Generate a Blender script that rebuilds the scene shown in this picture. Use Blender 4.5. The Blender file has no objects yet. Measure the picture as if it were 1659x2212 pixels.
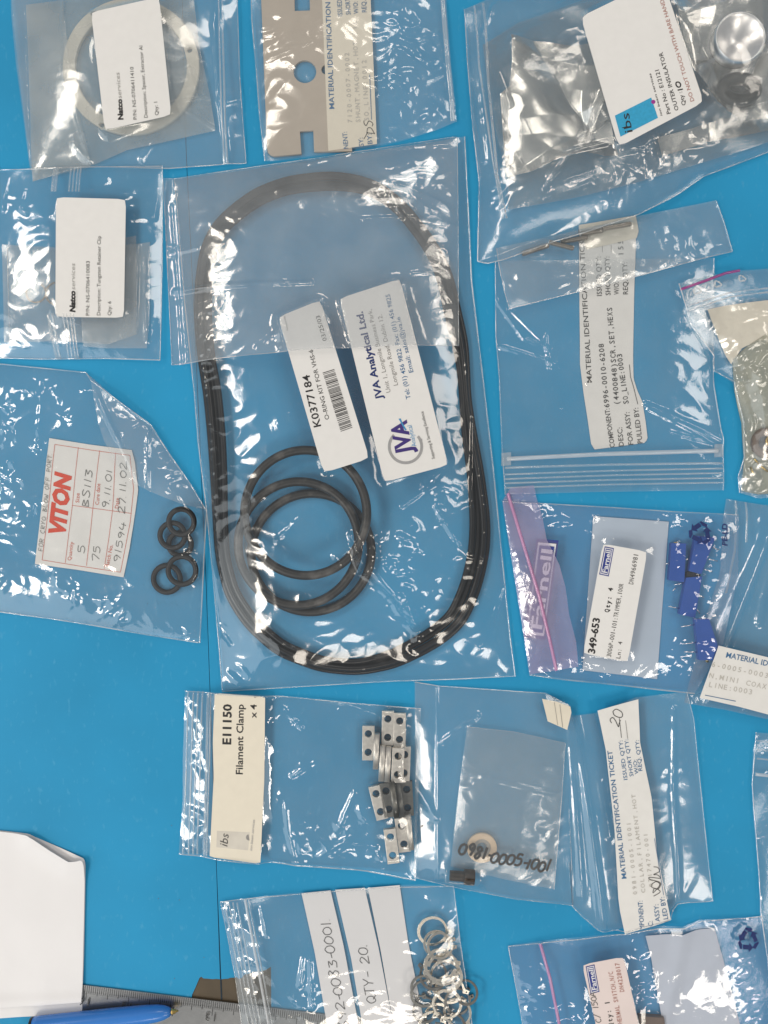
import bpy, bmesh, math, random
import numpy as np
from mathutils import Vector, Matrix

rnd = random.Random(7)
SC = bpy.context.scene
COL = SC.collection
S = 0.00027925                 # metres per plan unit (the plan is 1659 x 2212 units = 463 x 618 mm of table)
MM = 0.001 / S                 # plan units in a millimetre (3.58)

# ------------------------------------------------------------------ camera, light, exposure
CAM_H = 0.56
cam = bpy.data.cameras.new('camera')
cam.sensor_fit = 'VERTICAL'
cam.sensor_height = 36.0
cam.lens = 18.0 * CAM_H / (1106 * S)
cam.clip_start = 0.01
cam.clip_end = 50
cam_o = bpy.data.objects.new('camera', cam)
COL.objects.link(cam_o)
cam_o.location = (0, 0, CAM_H)
SC.camera = cam_o

world = bpy.data.worlds.new('World')
SC.world = world
world.use_nodes = True
bg = world.node_tree.nodes['Background']
bg.inputs[0].default_value = (0.86, 0.93, 1.0, 1)
bg.inputs[1].default_value = 0.22


def area_lamp(name, loc, target, sx, sy, radiance, color):
    l = bpy.data.lights.new(name, 'AREA')
    l.shape = 'RECTANGLE'
    l.size, l.size_y = sx, sy
    l.energy = radiance * math.pi * sx * sy
    l.color = color
    o = bpy.data.objects.new(name, l)
    COL.objects.link(o)
    o.location = loc
    o.rotation_euler = (Vector(target) - Vector(loc)).to_track_quat('-Z', 'Y').to_euler()
    return o


WARM = (1.0, 0.91, 0.79)
for px, py, r in ((1.55, 0.70, 6.0), (-1.70, 0.85, 13.0), (-1.6, -0.9, 16.0), (0.0, -2.2, 9.0), (1.35, -1.35, 9.0), (0.3, 2.0, 8.0)):
    area_lamp('ceiling_panel', (px, py, 2.1), (px * .8, py * .8, 0), 0.75, 0.55, r, WARM)
area_lamp('window', (-1.7, -1.0, 1.15), (0, 0, 0), 2.2, 1.5, 1.4, (0.90, 0.97, 1.0))

SC.view_settings.view_transform = 'Standard'
SC.view_settings.look = 'None'
SC.view_settings.exposure = 0.0
SC.view_settings.gamma = 1.0
SC.view_settings.use_curve_mapping = False
SC.render.engine = 'CYCLES'
cy = SC.cycles
cy.transparent_max_bounces = 40
cy.max_bounces = 10
cy.diffuse_bounces = 3
cy.glossy_bounces = 4
cy.caustics_reflective = False
cy.caustics_refractive = False
cy.sample_clamp_indirect = 4.0
cy.use_denoising = True

# ------------------------------------------------------------------ plan mapping
ZOOM = {'1': (0, 0, 1 / 3), '2': (515.4, 0, 1 / 3), '3': (1000.5, 0, .3969), '4': (0, 351.7, 1 / 3),
        '5': (0, 776.1, .2924), '6': (339.6, 303.2, .4386), 'a': (388.1, 848.9, .4386),
        'b': (1030.8, 424.4, .37865), 'c': (1030.8, 727.6, .37865), 'd': (1055.1, 1061.1, .36403),
        'e': (375.9, 1467.4, .32894), 'f': (873.1, 1455.3, .47367), 'g': (460.8, 1848.2, .36549),
        'h': (0, 1758.4, .32894), 'i': (1055.1, 1910, .36403), 'D': (0, 0, 1)}


def q(k, *xy):
    """survey sheet k, flat coordinate list -> list of plan points"""
    ox, oy, s = ZOOM[k]
    return [(ox + xy[i] * s, oy + xy[i + 1] * s) for i in range(0, len(xy), 2)]


def W3(x, y, z=0.0):
    """plan point (height in mm) -> world"""
    return ((x - 829.5) * S, (1106 - y) * S, z * 0.001)


def lin(r, g, b):
    def f(c):
        c /= 255.0
        return c / 12.92 if c <= .04045 else ((c + .055) / 1.055) ** 2.4
    return (f(r), f(g), f(b), 1.0)


# ------------------------------------------------------------------ numpy noise
def perlin(x, y, seed):
    x = np.asarray(x, float); y = np.asarray(y, float)
    xi = np.floor(x).astype(np.int64); yi = np.floor(y).astype(np.int64)
    fx = x - xi; fy = y - yi

    def grad(ix, iy, dx, dy):
        h = (ix * 374761393 + iy * 668265263 + seed * 974634541) & 0x7fffffff
        h = ((h ^ (h >> 13)) * 1274126177) & 0x7fffffff
        a = (h ^ (h >> 16)) % 4096 * (2 * math.pi / 4096)
        return np.cos(a) * dx + np.sin(a) * dy
    u = fx * fx * fx * (fx * (fx * 6 - 15) + 10)
    v = fy * fy * fy * (fy * (fy * 6 - 15) + 10)
    a = grad(xi, yi, fx, fy); b = grad(xi + 1, yi, fx - 1, fy)
    c = grad(xi, yi + 1, fx, fy - 1); d = grad(xi + 1, yi + 1, fx - 1, fy - 1)
    return (a + (b - a) * u) * (1 - v) + (c + (d - c) * u) * v


def seg_dist(x, y, pts):
    best = np.full(np.shape(x), 1e9)
    for (ax, ay), (bx, by) in zip(pts[:-1], pts[1:]):
        dx, dy = bx - ax, by - ay
        L = dx * dx + dy * dy + 1e-9
        t = np.clip(((x - ax) * dx + (y - ay) * dy) / L, 0, 1)
        best = np.minimum(best, np.hypot(x - ax - t * dx, y - ay - t * dy))
    return best


def in_poly(x, y, poly):
    res = np.zeros(np.shape(x), bool)
    n = len(poly)
    for i in range(n):
        x0, y0 = poly[i]; x1, y1 = poly[(i + 1) % n]
        if y0 == y1:
            continue
        c = ((y0 <= y) != (y1 <= y)) & (x < (x1 - x0) * (y - y0) / (y1 - y0) + x0)
        res ^= c
    return res


# ------------------------------------------------------------------ height map of everything laid so far (mm)
HS = 2.0
HX0, HY0 = -260.0, -260.0
HN = (int((2212 + 520) / HS), int((1659 + 520) / HS))
HY, HX = np.meshgrid(HY0 + np.arange(HN[0]) * HS, HX0 + np.arange(HN[1]) * HS, indexing='ij')
H = np.full(HN, 0.3)


def sample(x, y, M=None):
    M = H if M is None else M
    gx = np.clip((np.asarray(x, float) - HX0) / HS, 0, HN[1] - 1.001)
    gy = np.clip((np.asarray(y, float) - HY0) / HS, 0, HN[0] - 1.001)
    ix = gx.astype(int); iy = gy.astype(int); fx = gx - ix; fy = gy - iy
    return ((M[iy, ix] * (1 - fx) + M[iy, ix + 1] * fx) * (1 - fy) + (M[iy + 1, ix] * (1 - fx) + M[iy + 1, ix + 1] * fx) * fy)


def stamp_grid(X, Y, Z):
    ix = np.clip(np.round((X - HX0) / HS).astype(int), 0, HN[1] - 1)
    iy = np.clip(np.round((Y - HY0) / HS).astype(int), 0, HN[0] - 1)
    np.maximum.at(H, (iy.ravel(), ix.ravel()), Z.ravel())


def stamp_poly(poly, z):
    m = in_poly(HX, HY, poly)
    H[m] = np.maximum(H[m], z)


def stamp_path(pts, r, z):
    xs = [p[0] for p in pts]; ys = [p[1] for p in pts]
    x0 = max(0, int((min(xs) - r - HX0) / HS)); x1 = int((max(xs) + r - HX0) / HS) + 2
    y0 = max(0, int((min(ys) - r - HY0) / HS)); y1 = int((max(ys) + r - HY0) / HS) + 2
    sl = (slice(y0, y1), slice(x0, x1))
    m = seg_dist(HX[sl], HY[sl], pts) < r
    H[sl][m] = np.maximum(H[sl][m], z)


def top_of(poly, pct=100):
    m = in_poly(HX, HY, poly)
    if not m.any():
        c = np.mean(np.array(poly), axis=0)
        return float(sample(c[0], c[1]))
    return float(np.percentile(H[m], pct))


# ------------------------------------------------------------------ materials
MATS = {}


def new_mat(name):
    m = bpy.data.materials.new(name)
    m.use_nodes = True
    nt = m.node_tree
    nt.nodes.clear()
    out = nt.nodes.new('ShaderNodeOutputMaterial')
    return m, nt, out


def solid(name, col, rough=0.5, metal=0.0, var=0.06, scale=120.0, bump=0.0, bscale=900.0, spec=0.5, mottled=None):
    if name in MATS:
        return MATS[name]
    m, nt, out = new_mat(name)
    N = nt.nodes.new; L = nt.links.new
    b = N('ShaderNodeBsdfPrincipled')
    b.inputs['Roughness'].default_value = rough
    b.inputs['Metallic'].default_value = metal
    b.inputs['Specular IOR Level'].default_value = spec
    tc = N('ShaderNodeTexCoord')
    n = N('ShaderNodeTexNoise'); n.inputs['Scale'].default_value = scale; n.inputs['Detail'].default_value = 6
    L(tc.outputs['Object'], n.inputs['Vector'])
    mr = N('ShaderNodeMapRange'); mr.inputs[1].default_value = .3; mr.inputs[2].default_value = .7
    mr.inputs[3].default_value = 1 - var; mr.inputs[4].default_value = 1 + var
    L(n.outputs['Fac'], mr.inputs[0])
    vm = N('ShaderNodeVectorMath'); vm.operation = 'SCALE'
    vm.inputs[0].default_value = col[:3]
    L(mr.outputs[0], vm.inputs['Scale'])
    src = vm.outputs[0]
    if mottled:
        mcol, mscale, lo, hi, stretch = mottled
        n2 = N('ShaderNodeTexNoise'); n2.inputs['Scale'].default_value = mscale; n2.inputs['Detail'].default_value = 8
        mp = N('ShaderNodeMapping'); mp.inputs['Scale'].default_value = stretch
        L(tc.outputs['Object'], mp.inputs[0]); L(mp.outputs[0], n2.inputs['Vector'])
        r2 = N('ShaderNodeMapRange'); r2.inputs[1].default_value = lo; r2.inputs[2].default_value = hi
        L(n2.outputs['Fac'], r2.inputs[0])
        mx = N('ShaderNodeMix'); mx.data_type = 'RGBA'
        L(r2.outputs[0], mx.inputs[0]); L(src, mx.inputs[6]); mx.inputs[7].default_value = mcol
        src = mx.outputs[2]
    L(src, b.inputs['Base Color'])
    if bump:
        n3 = N('ShaderNodeTexNoise'); n3.inputs['Scale'].default_value = bscale; n3.inputs['Detail'].default_value = 4
        L(tc.outputs['Object'], n3.inputs['Vector'])
        bp = N('ShaderNodeBump'); bp.inputs['Strength'].default_value = bump; bp.inputs['Distance'].default_value = 0.0002
        L(n3.outputs['Fac'], bp.inputs['Height']); L(bp.outputs[0], b.inputs['Normal'])
    L(b.outputs[0], out.inputs[0])
    MATS[name] = m
    return m


def film(name, haze=0.05, tint=(0.99, 0.995, 1.0), milk=(0.85, 0.88, 0.9), rough=0.07, ior=1.6, hvar=0.25, bump=0.2):
    """thin plastic film: clear with a little milkiness and a glossy skin"""
    if name in MATS:
        return MATS[name]
    m, nt, out = new_mat(name)
    N = nt.nodes.new; L = nt.links.new
    tc = N('ShaderNodeTexCoord')
    tr = N('ShaderNodeBsdfTransparent'); tr.inputs[0].default_value = (*tint, 1)
    df = N('ShaderNodeBsdfDiffuse'); df.inputs[0].default_value = (*milk, 1)
    tl = N('ShaderNodeBsdfTranslucent'); tl.inputs[0].default_value = (*milk, 1)
    md = N('ShaderNodeMixShader'); md.inputs[0].default_value = 0.2
    L(df.outputs[0], md.inputs[1]); L(tl.outputs[0], md.inputs[2])
    n = N('ShaderNodeTexNoise'); n.inputs['Scale'].default_value = 45; n.inputs['Detail'].default_value = 5
    L(tc.outputs['Object'], n.inputs['Vector'])
    mr = N('ShaderNodeMapRange'); mr.inputs[1].default_value = .3; mr.inputs[2].default_value = .7
    mr.inputs[3].default_value = haze * (1 - hvar); mr.inputs[4].default_value = haze * (1 + hvar)
    L(n.outputs['Fac'], mr.inputs[0])
    m1 = N('ShaderNodeMixShader')
    L(mr.outputs[0], m1.inputs[0]); L(tr.outputs[0], m1.inputs[1]); L(md.outputs[0], m1.inputs[2])
    gl = N('ShaderNodeBsdfGlossy'); gl.inputs['Roughness'].default_value = rough
    gl.inputs[0].default_value = (1, 1, 1, 1)
    n2 = N('ShaderNodeTexNoise'); n2.inputs['Scale'].default_value = 260; n2.inputs['Detail'].default_value = 3
    L(tc.outputs['Object'], n2.inputs['Vector'])
    bp = N('ShaderNodeBump'); bp.inputs['Strength'].default_value = bump; bp.inputs['Distance'].default_value = 0.0006
    L(n2.outputs['Fac'], bp.inputs['Height'])
    L(bp.outputs[0], gl.inputs['Normal'])
    f0 = 1.6 * ((ior - 1) / (ior + 1)) ** 2
    lw = N('ShaderNodeLayerWeight'); lw.inputs[0].default_value = .5
    pw = N('ShaderNodeMath'); pw.operation = 'POWER'; pw.inputs[1].default_value = 5
    L(lw.outputs['Facing'], pw.inputs[0])
    fr = N('ShaderNodeMapRange'); fr.inputs[3].default_value = f0; fr.inputs[4].default_value = .85
    L(pw.outputs[0], fr.inputs[0])
    m2 = N('ShaderNodeMixShader')
    L(fr.outputs[0], m2.inputs[0]); L(m1.outputs[0], m2.inputs[1]); L(gl.outputs[0], m2.inputs[2])
    L(m2.outputs[0], out.inputs[0])
    MATS[name] = m
    return m


M_BLUE = solid('blue_vinyl', (0.020, 0.305, 0.58), rough=0.55, var=0.11, scale=8, bump=0.14, bscale=1400, spec=0.25,
               mottled=((0.08, 0.38, 0.63, 1), 340, .60, .92, (1, .5, 1)))
M_BROWN = solid('brown_board', (0.085, 0.062, 0.036), rough=0.55, var=0.12, scale=60, bump=0.1)
M_GAP = solid('dark_joint', (0.012, 0.03, 0.05), rough=0.9)
M_WHITE = solid('white_label_paper', (0.83, 0.82, 0.81), rough=0.55, var=0.015, scale=200, bump=0.05)
M_PAPER = solid('white_sheet_paper', (0.84, 0.83, 0.845), rough=0.6, var=0.02, scale=25, bump=0.22, bscale=1800)
M_CREAM = solid('cream_label_paper', (0.80, 0.74, 0.62), rough=0.55, var=0.02, scale=160, bump=0.06)
M_TICKET = solid('ticket_paper', (0.82, 0.81, 0.79), rough=0.6, var=0.03, scale=120, bump=0.12)
M_TAN = solid('tan_painted_plate', (0.50, 0.435, 0.365), rough=0.45, var=0.04, scale=90, bump=0.08)
M_CERAMIC = solid('white_ceramic', (0.84, 0.80, 0.73), rough=0.5, var=0.03)
M_COLLAR = solid('peach_ceramic', (0.86, 0.64, 0.43), rough=0.55, var=0.05)
M_STEEL = solid('brushed_steel', (0.80, 0.76, 0.70), rough=0.42, metal=0.9, var=0.10, scale=400, bump=0.2, bscale=2200)
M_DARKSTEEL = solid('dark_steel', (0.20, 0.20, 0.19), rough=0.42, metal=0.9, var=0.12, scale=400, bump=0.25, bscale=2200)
M_CLIP = solid('spring_steel', (0.84, 0.78, 0.68), rough=0.26, metal=0.95, var=0.08, scale=300)
M_HOLE = solid('punched_shadow', (0.30, 0.32, 0.32), rough=0.8)
M_SCREW = solid('steel_thread', (0.24, 0.215, 0.18), rough=0.35, metal=0.8, var=0.15, scale=500)
M_BRONZE = solid('blackened_bronze', (0.045, 0.036, 0.03), rough=0.42, metal=0.6, var=0.3, scale=500)
M_RUBBER = solid('black_rubber', (0.008, 0.008, 0.009), rough=0.26, var=0.3, scale=80, bump=0.08, spec=0.5)
M_DUSTY = solid('dusty_rubber', (0.026, 0.025, 0.024), rough=0.42, var=0.3, scale=90, bump=0.1,
                mottled=((0.17, 0.16, 0.15, 1), 70, .52, .74, (1, 1, 1)))
M_SMALLR = solid('matt_rubber', (0.009, 0.009, 0.010), rough=0.5, var=0.25, scale=200)
M_FOIL = solid('aluminium_foil', (0.92, 0.91, 0.89), rough=0.27, metal=1.0, var=0.02)
M_ALU = solid('bright_aluminium', (0.95, 0.94, 0.93), rough=0.34, metal=1.0, var=0.03)
M_DARKRING = solid('dark_ceramic', (0.07, 0.075, 0.075), rough=0.4, var=0.25, scale=150)
M_TRIM = solid('blue_trimmer_plastic', (0.018, 0.10, 0.42), rough=0.38, var=0.06)
M_BRASS = solid('brass', (0.75, 0.52, 0.18), rough=0.3, metal=1.0)
M_BLACKP = solid('black_plastic', (0.012, 0.012, 0.013), rough=0.4)
M_TIN = solid('tinned_wire', (0.85, 0.84, 0.82), rough=0.25, metal=1.0)
M_TAUPE = solid('taupe_padding', (0.33, 0.31, 0.26), rough=0.4, var=0.2, scale=60, bump=0.2, bscale=300)
M_BACKING = solid('pale_grey_card', (0.60, 0.68, 0.74), rough=0.6, var=0.03, scale=60, bump=0.1)
M_PINKLAB = solid('pinkish_label', (0.80, 0.69, 0.67), rough=0.55, var=0.03, scale=60)
M_RULER = solid('ruler_steel', (0.38, 0.385, 0.39), rough=0.30, metal=0.9, var=0.06, scale=200, bump=0.1, bscale=1500)
M_PEN = solid('blue_pen_barrel', (0.045, 0.22, 0.66), rough=0.25, var=0.02, spec=0.6)
M_CRUMB = solid('rust_crumb', (0.22, 0.11, 0.06), rough=0.9)
M_TANLAB = solid('brown_component', (0.16, 0.10, 0.06), rough=0.4, var=0.15)
M_GREYBLOCK = solid('grey_print', (0.66, 0.62, 0.55), rough=0.6)


def ink(name, col):
    return solid('ink_' + name, col, rough=0.6, var=0.08, scale=600)


K_BLACK = ink('black', (0.02, 0.02, 0.022)); K_DARK = ink('dark_grey', (0.07, 0.07, 0.07))
K_MID = ink('grey', (0.28, 0.27, 0.26)); K_FAINT = ink('faint_grey', (0.55, 0.53, 0.49))
K_BLUE = ink('blue', (0.05, 0.16, 0.33)); K_NAVY = ink('navy', (0.015, 0.035, 0.16))
K_LIGHTBLUE = ink('light_blue', (0.05, 0.30, 0.58)); K_PURPLE = ink('violet', (0.05, 0.03, 0.20))
K_RED = ink('red', (0.72, 0.07, 0.03)); K_REDLINE = ink('pale_red', (0.66, 0.16, 0.11))
K_BROWNRED = ink('brown_red', (0.45, 0.22, 0.19)); K_FARNELL = ink('logo_blue', (0.025, 0.045, 0.26))
K_WHITE = ink('white', (0.78, 0.78, 0.80)); K_GREY2 = ink('silver_grey', (0.36, 0.36, 0.37))
K_CYAN = ink('cyan', (0.03, 0.36, 0.62)); K_MAGENTA = ink('magenta', (0.35, 0.03, 0.28))
K_WFAINT = ink('white_print', (0.62, 0.66, 0.70)); K_PENCIL = ink('pencil', (0.16, 0.16, 0.15))

# ------------------------------------------------------------------ object helpers
WL = {}                                     # world location of each object's origin


def wloc(o):
    return WL.get(o.name, Vector((0, 0, 0)))


def mk(name, verts, faces, mats, parent=None, smooth=True, origin=None, midx=None):
    """one mesh object; verts in world metres"""
    if parent is not None:
        org = wloc(parent)
    else:
        org = Vector(origin) if origin is not None else Vector((0, 0, 0))
    v = np.asarray(verts, float).reshape(-1, 3) - np.array(org)
    me = bpy.data.meshes.new(name)
    if isinstance(faces, np.ndarray):
        nf = len(faces); k = faces.shape[1]
        me.vertices.add(len(v)); me.vertices.foreach_set('co', v.astype(np.float32).ravel())
        me.loops.add(nf * k); me.loops.foreach_set('vertex_index', faces.astype(np.int32).ravel())
        me.polygons.add(nf)
        me.polygons.foreach_set('loop_start', (np.arange(nf) * k).astype(np.int32))
        me.polygons.foreach_set('loop_total', np.full(nf, k, np.int32))
        me.update(calc_edges=True)
    else:
        me.from_pydata([tuple(p) for p in v], [], faces)
    if not isinstance(mats, (list, tuple)):
        mats = [mats]
    for m in mats:
        me.materials.append(m)
    if midx is not None:
        me.polygons.foreach_set('material_index', np.asarray(midx, np.int32))
    if smooth:
        me.polygons.foreach_set('use_smooth', np.ones(len(me.polygons), bool))
    me.update()
    o = bpy.data.objects.new(name, me)
    COL.objects.link(o)
    if parent is not None:
        o.parent = parent
        WL[o.name] = Vector(org)
    else:
        o.location = org
        WL[o.name] = Vector(org)
    return o


def tag(o, label, cat, group=None):
    o['label'] = label
    o['category'] = cat
    if group:
        o['group'] = group
    return o


def empty(name, pt, z, label, cat, group=None):
    o = bpy.data.objects.new(name, None)
    o.empty_display_size = 0.01
    COL.objects.link(o)
    o.location = W3(pt[0], pt[1], z)
    WL[o.name] = Vector(o.location)
    return tag(o, label, cat, group)


def resample(pts, n):
    p = np.asarray(pts, float)
    d = np.concatenate([[0], np.cumsum(np.hypot(*np.diff(p, axis=0).T))])
    t = np.linspace(0, d[-1], n)
    return np.stack([np.interp(t, d, p[:, 0]), np.interp(t, d, p[:, 1])], 1)


def plen(pts):
    p = np.asarray(pts, float)
    return float(np.hypot(*np.diff(p, axis=0).T).sum())


def coons(left, top, right, bottom, step):
    """grid of plan points inside four side polylines (left/right run top to bottom, top/bottom left to right)"""
    nu = max(4, int(max(plen(top), plen(bottom)) / step) + 1)
    nv = max(4, int(max(plen(left), plen(right)) / step) + 1)
    T, B = resample(top, nu), resample(bottom, nu)
    Lf, R = resample(left, nv), resample(right, nv)
    u = np.linspace(0, 1, nu)[None, :, None]; v = np.linspace(0, 1, nv)[:, None, None]
    G = ((1 - v) * T[None] + v * B[None] + (1 - u) * Lf[:, None] + u * R[:, None]
         - ((1 - u) * (1 - v) * T[0] + u * (1 - v) * T[-1] + (1 - u) * v * B[0] + u * v * B[-1]))
    return G[:, :, 0], G[:, :, 1]


def grid_faces(nv, nu):
    i = np.arange(nv * nu).reshape(nv, nu)
    return np.stack([i[1:, :-1].ravel(), i[1:, 1:].ravel(), i[:-1, 1:].ravel(), i[:-1, :-1].ravel()], 1)


def gverts(X, Y, Z):
    return np.stack([(X - 829.5) * S, (1106 - Y) * S, Z * 0.001], -1).reshape(-1, 3)


def quad_sides(p):
    """TL, TR, BR, BL -> left, top, right, bottom"""
    tl, tr, br, bl = p
    return [tl, bl], [tl, tr], [tr, br], [bl, br]


def rounded_quad_sides(p, r):
    """the four sides of a quad with rounded corners, split at the corner arcs' middles"""
    P = [np.array(c, float) for c in p]
    arcs = []
    for i in range(4):
        c, a, b = P[i], P[i - 1], P[(i + 1) % 4]
        ua = (a - c) / np.linalg.norm(a - c); ub = (b - c) / np.linalg.norm(b - c)
        s, e = c + ua * r, c + ub * r
        arc = [tuple((1 - t) ** 2 * s + 2 * t * (1 - t) * c + t * t * e) for t in np.linspace(0, 1, 9)]
        arcs.append(arc)                       # runs from previous side into next side
    tl, tr, br, bl = arcs
    top = tl[4:] + tr[:5]
    right = tr[4:] + br[:5]
    bottom = (br[4:] + bl[:5])[::-1]
    left = (bl[4:] + tl[:5])[::-1]
    return left, top, right, bottom


def outline(sides):
    l, t, r, b = sides
    return list(t) + list(r)[1:] + list(b)[::-1][1:] + list(l)[::-1][1:-1]


def solidify(o, mm):
    md = o.modifiers.new('thickness', 'SOLIDIFY')
    md.thickness = mm * 0.001
    md.offset = -1
    es = o.modifiers.new('crisp_edges', 'EDGE_SPLIT')
    es.split_angle = math.radians(35)
    return o


# ------------------------------------------------------------------ lettering
_cap = None


def text_mesh(s, bold=0.0):
    cu = bpy.data.curves.new('tmp', 'FONT')
    cu.body = s
    cu.size = 1
    cu.offset = bold
    cu.resolution_u = 2
    o = bpy.data.objects.new('tmp', cu)
    COL.objects.link(o)
    dg = bpy.context.evaluated_depsgraph_get()
    dg.update()
    me = bpy.data.meshes.new_from_object(o.evaluated_get(dg))
    v = np.zeros(len(me.vertices) * 3, np.float32)
    me.vertices.foreach_get('co', v)
    v = v.reshape(-1, 3)[:, :2].astype(float)
    f = [tuple(p.vertices) for p in me.polygons]
    bpy.data.objects.remove(o)
    bpy.data.curves.remove(cu)
    bpy.data.meshes.remove(me)
    return v, f


CAPH = None
_glyph = {}


def cap_height():
    global CAPH
    if CAPH is None:
        v, _ = text_mesh('H')
        CAPH = v[:, 1].max()
    return CAPH


GL = {  # pen strokes of handwriting on a 0..1 tall box
    '0': [[(.3, 1), (.08, .75), (.08, .25), (.3, 0), (.52, .25), (.52, .75), (.3, 1)]],
    '1': [[(.3, 1), (.28, 0)]],
    '2': [[(.08, .78), (.28, 1), (.5, .8), (.35, .45), (.05, .02), (.3, .06), (.58, .03)]],
    '3': [[(.08, .95), (.5, .95), (.25, .6), (.5, .4), (.4, .05), (.06, .05)]],
    '4': [[(.15, 1), (.05, .4), (.55, .42)], [(.42, .75), (.4, 0)]],
    '5': [[(.5, .97), (.15, .95), (.12, .6), (.4, .6), (.52, .3), (.35, .02), (.06, .06)]],
    '6': [[(.45, 1), (.15, .6), (.08, .25), (.3, 0), (.5, .22), (.3, .48), (.1, .3)]],
    '7': [[(.05, .95), (.52, .95), (.22, 0)]],
    '8': [[(.48, .85), (.25, 1), (.12, .78), (.45, .35), (.3, 0), (.1, .22), (.48, .85)]],
    '9': [[(.48, .75), (.3, 1), (.1, .78), (.28, .5), (.48, .75), (.42, .3), (.36, 0)]],
    '.': [[(.14, .04), (.18, .0)]], '-': [[(.1, .45), (.45, .47)]], '/': [[(.5, 1.05), (.08, -.05)]],
    'A': [[(.02, 0), (.3, 1), (.55, 0)], [(.12, .4), (.47, .4)]],
    'B': [[(.1, 0), (.1, 1)], [(.05, 1), (.45, .85), (.15, .55), (.52, .28), (.08, 0)]],
    'C': [[(.5, .85), (.28, 1), (.06, .5), (.25, 0), (.52, .12)]],
    'D': [[(.1, 1), (.1, 0)], [(.02, 1), (.5, .75), (.5, .3), (.05, 0)]],
    'F': [[(.1, 0), (.1, 1), (.5, .98)], [(.1, .52), (.42, .54)]],
    'I': [[(.28, 1), (.28, 0)]], 'L': [[(.1, 1), (.1, 0), (.5, .02)]],
    'O': [[(.3, 1), (.06, .6), (.2, 0), (.5, .3), (.48, .8), (.3, 1)]],
    'P': [[(.1, 0), (.1, 1)], [(.05, .98), (.5, .85), (.4, .5), (.1, .48)]],
    'Q': [[(.3, 1), (.06, .6), (.2, 0), (.5, .3), (.48, .8), (.3, 1)], [(.3, .25), (.6, -.1)]],
    'R': [[(.1, 0), (.1, 1)], [(.05, .98), (.5, .85), (.4, .52), (.1, .5), (.52, 0)]],
    'S': [[(.5, .9), (.28, 1), (.1, .78), (.48, .35), (.3, 0), (.05, .1)]],
    'T': [[(.02, .98), (.56, 1)], [(.3, 1), (.28, 0)]],
    'W': [[(.02, 1), (.14, 0), (.3, .6), (.44, 0), (.58, 1)]],
    'Y': [[(.05, 1), (.28, .5), (.52, 1)], [(.28, .5), (.2, 0)]],
    ' ': [],
}


def smooth_line(p, n=5):
    if len(p) < 3:
        return [tuple(a) for a in p]
    P = [np.array(a, float) for a in p]
    out = []
    for i in range(len(P) - 1):
        p0 = P[i - 1] if i else P[i]; p1, p2 = P[i], P[i + 1]; p3 = P[i + 2] if i + 2 < len(P) else P[i + 1]
        for k in range(n):
            t = k / n
            out.append(tuple(.5 * (2 * p1 + (p2 - p0) * t + (2 * p0 - 5 * p1 + 4 * p2 - p3) * t * t + (3 * p1 - p0 - 3 * p2 + p3) * t ** 3)))
    out.append(tuple(P[-1]))
    return out


PC = np.array((829.5, 1106.0))


def sunk(z_mm):
    return 1 - z_mm * .001 / CAM_H


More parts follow.
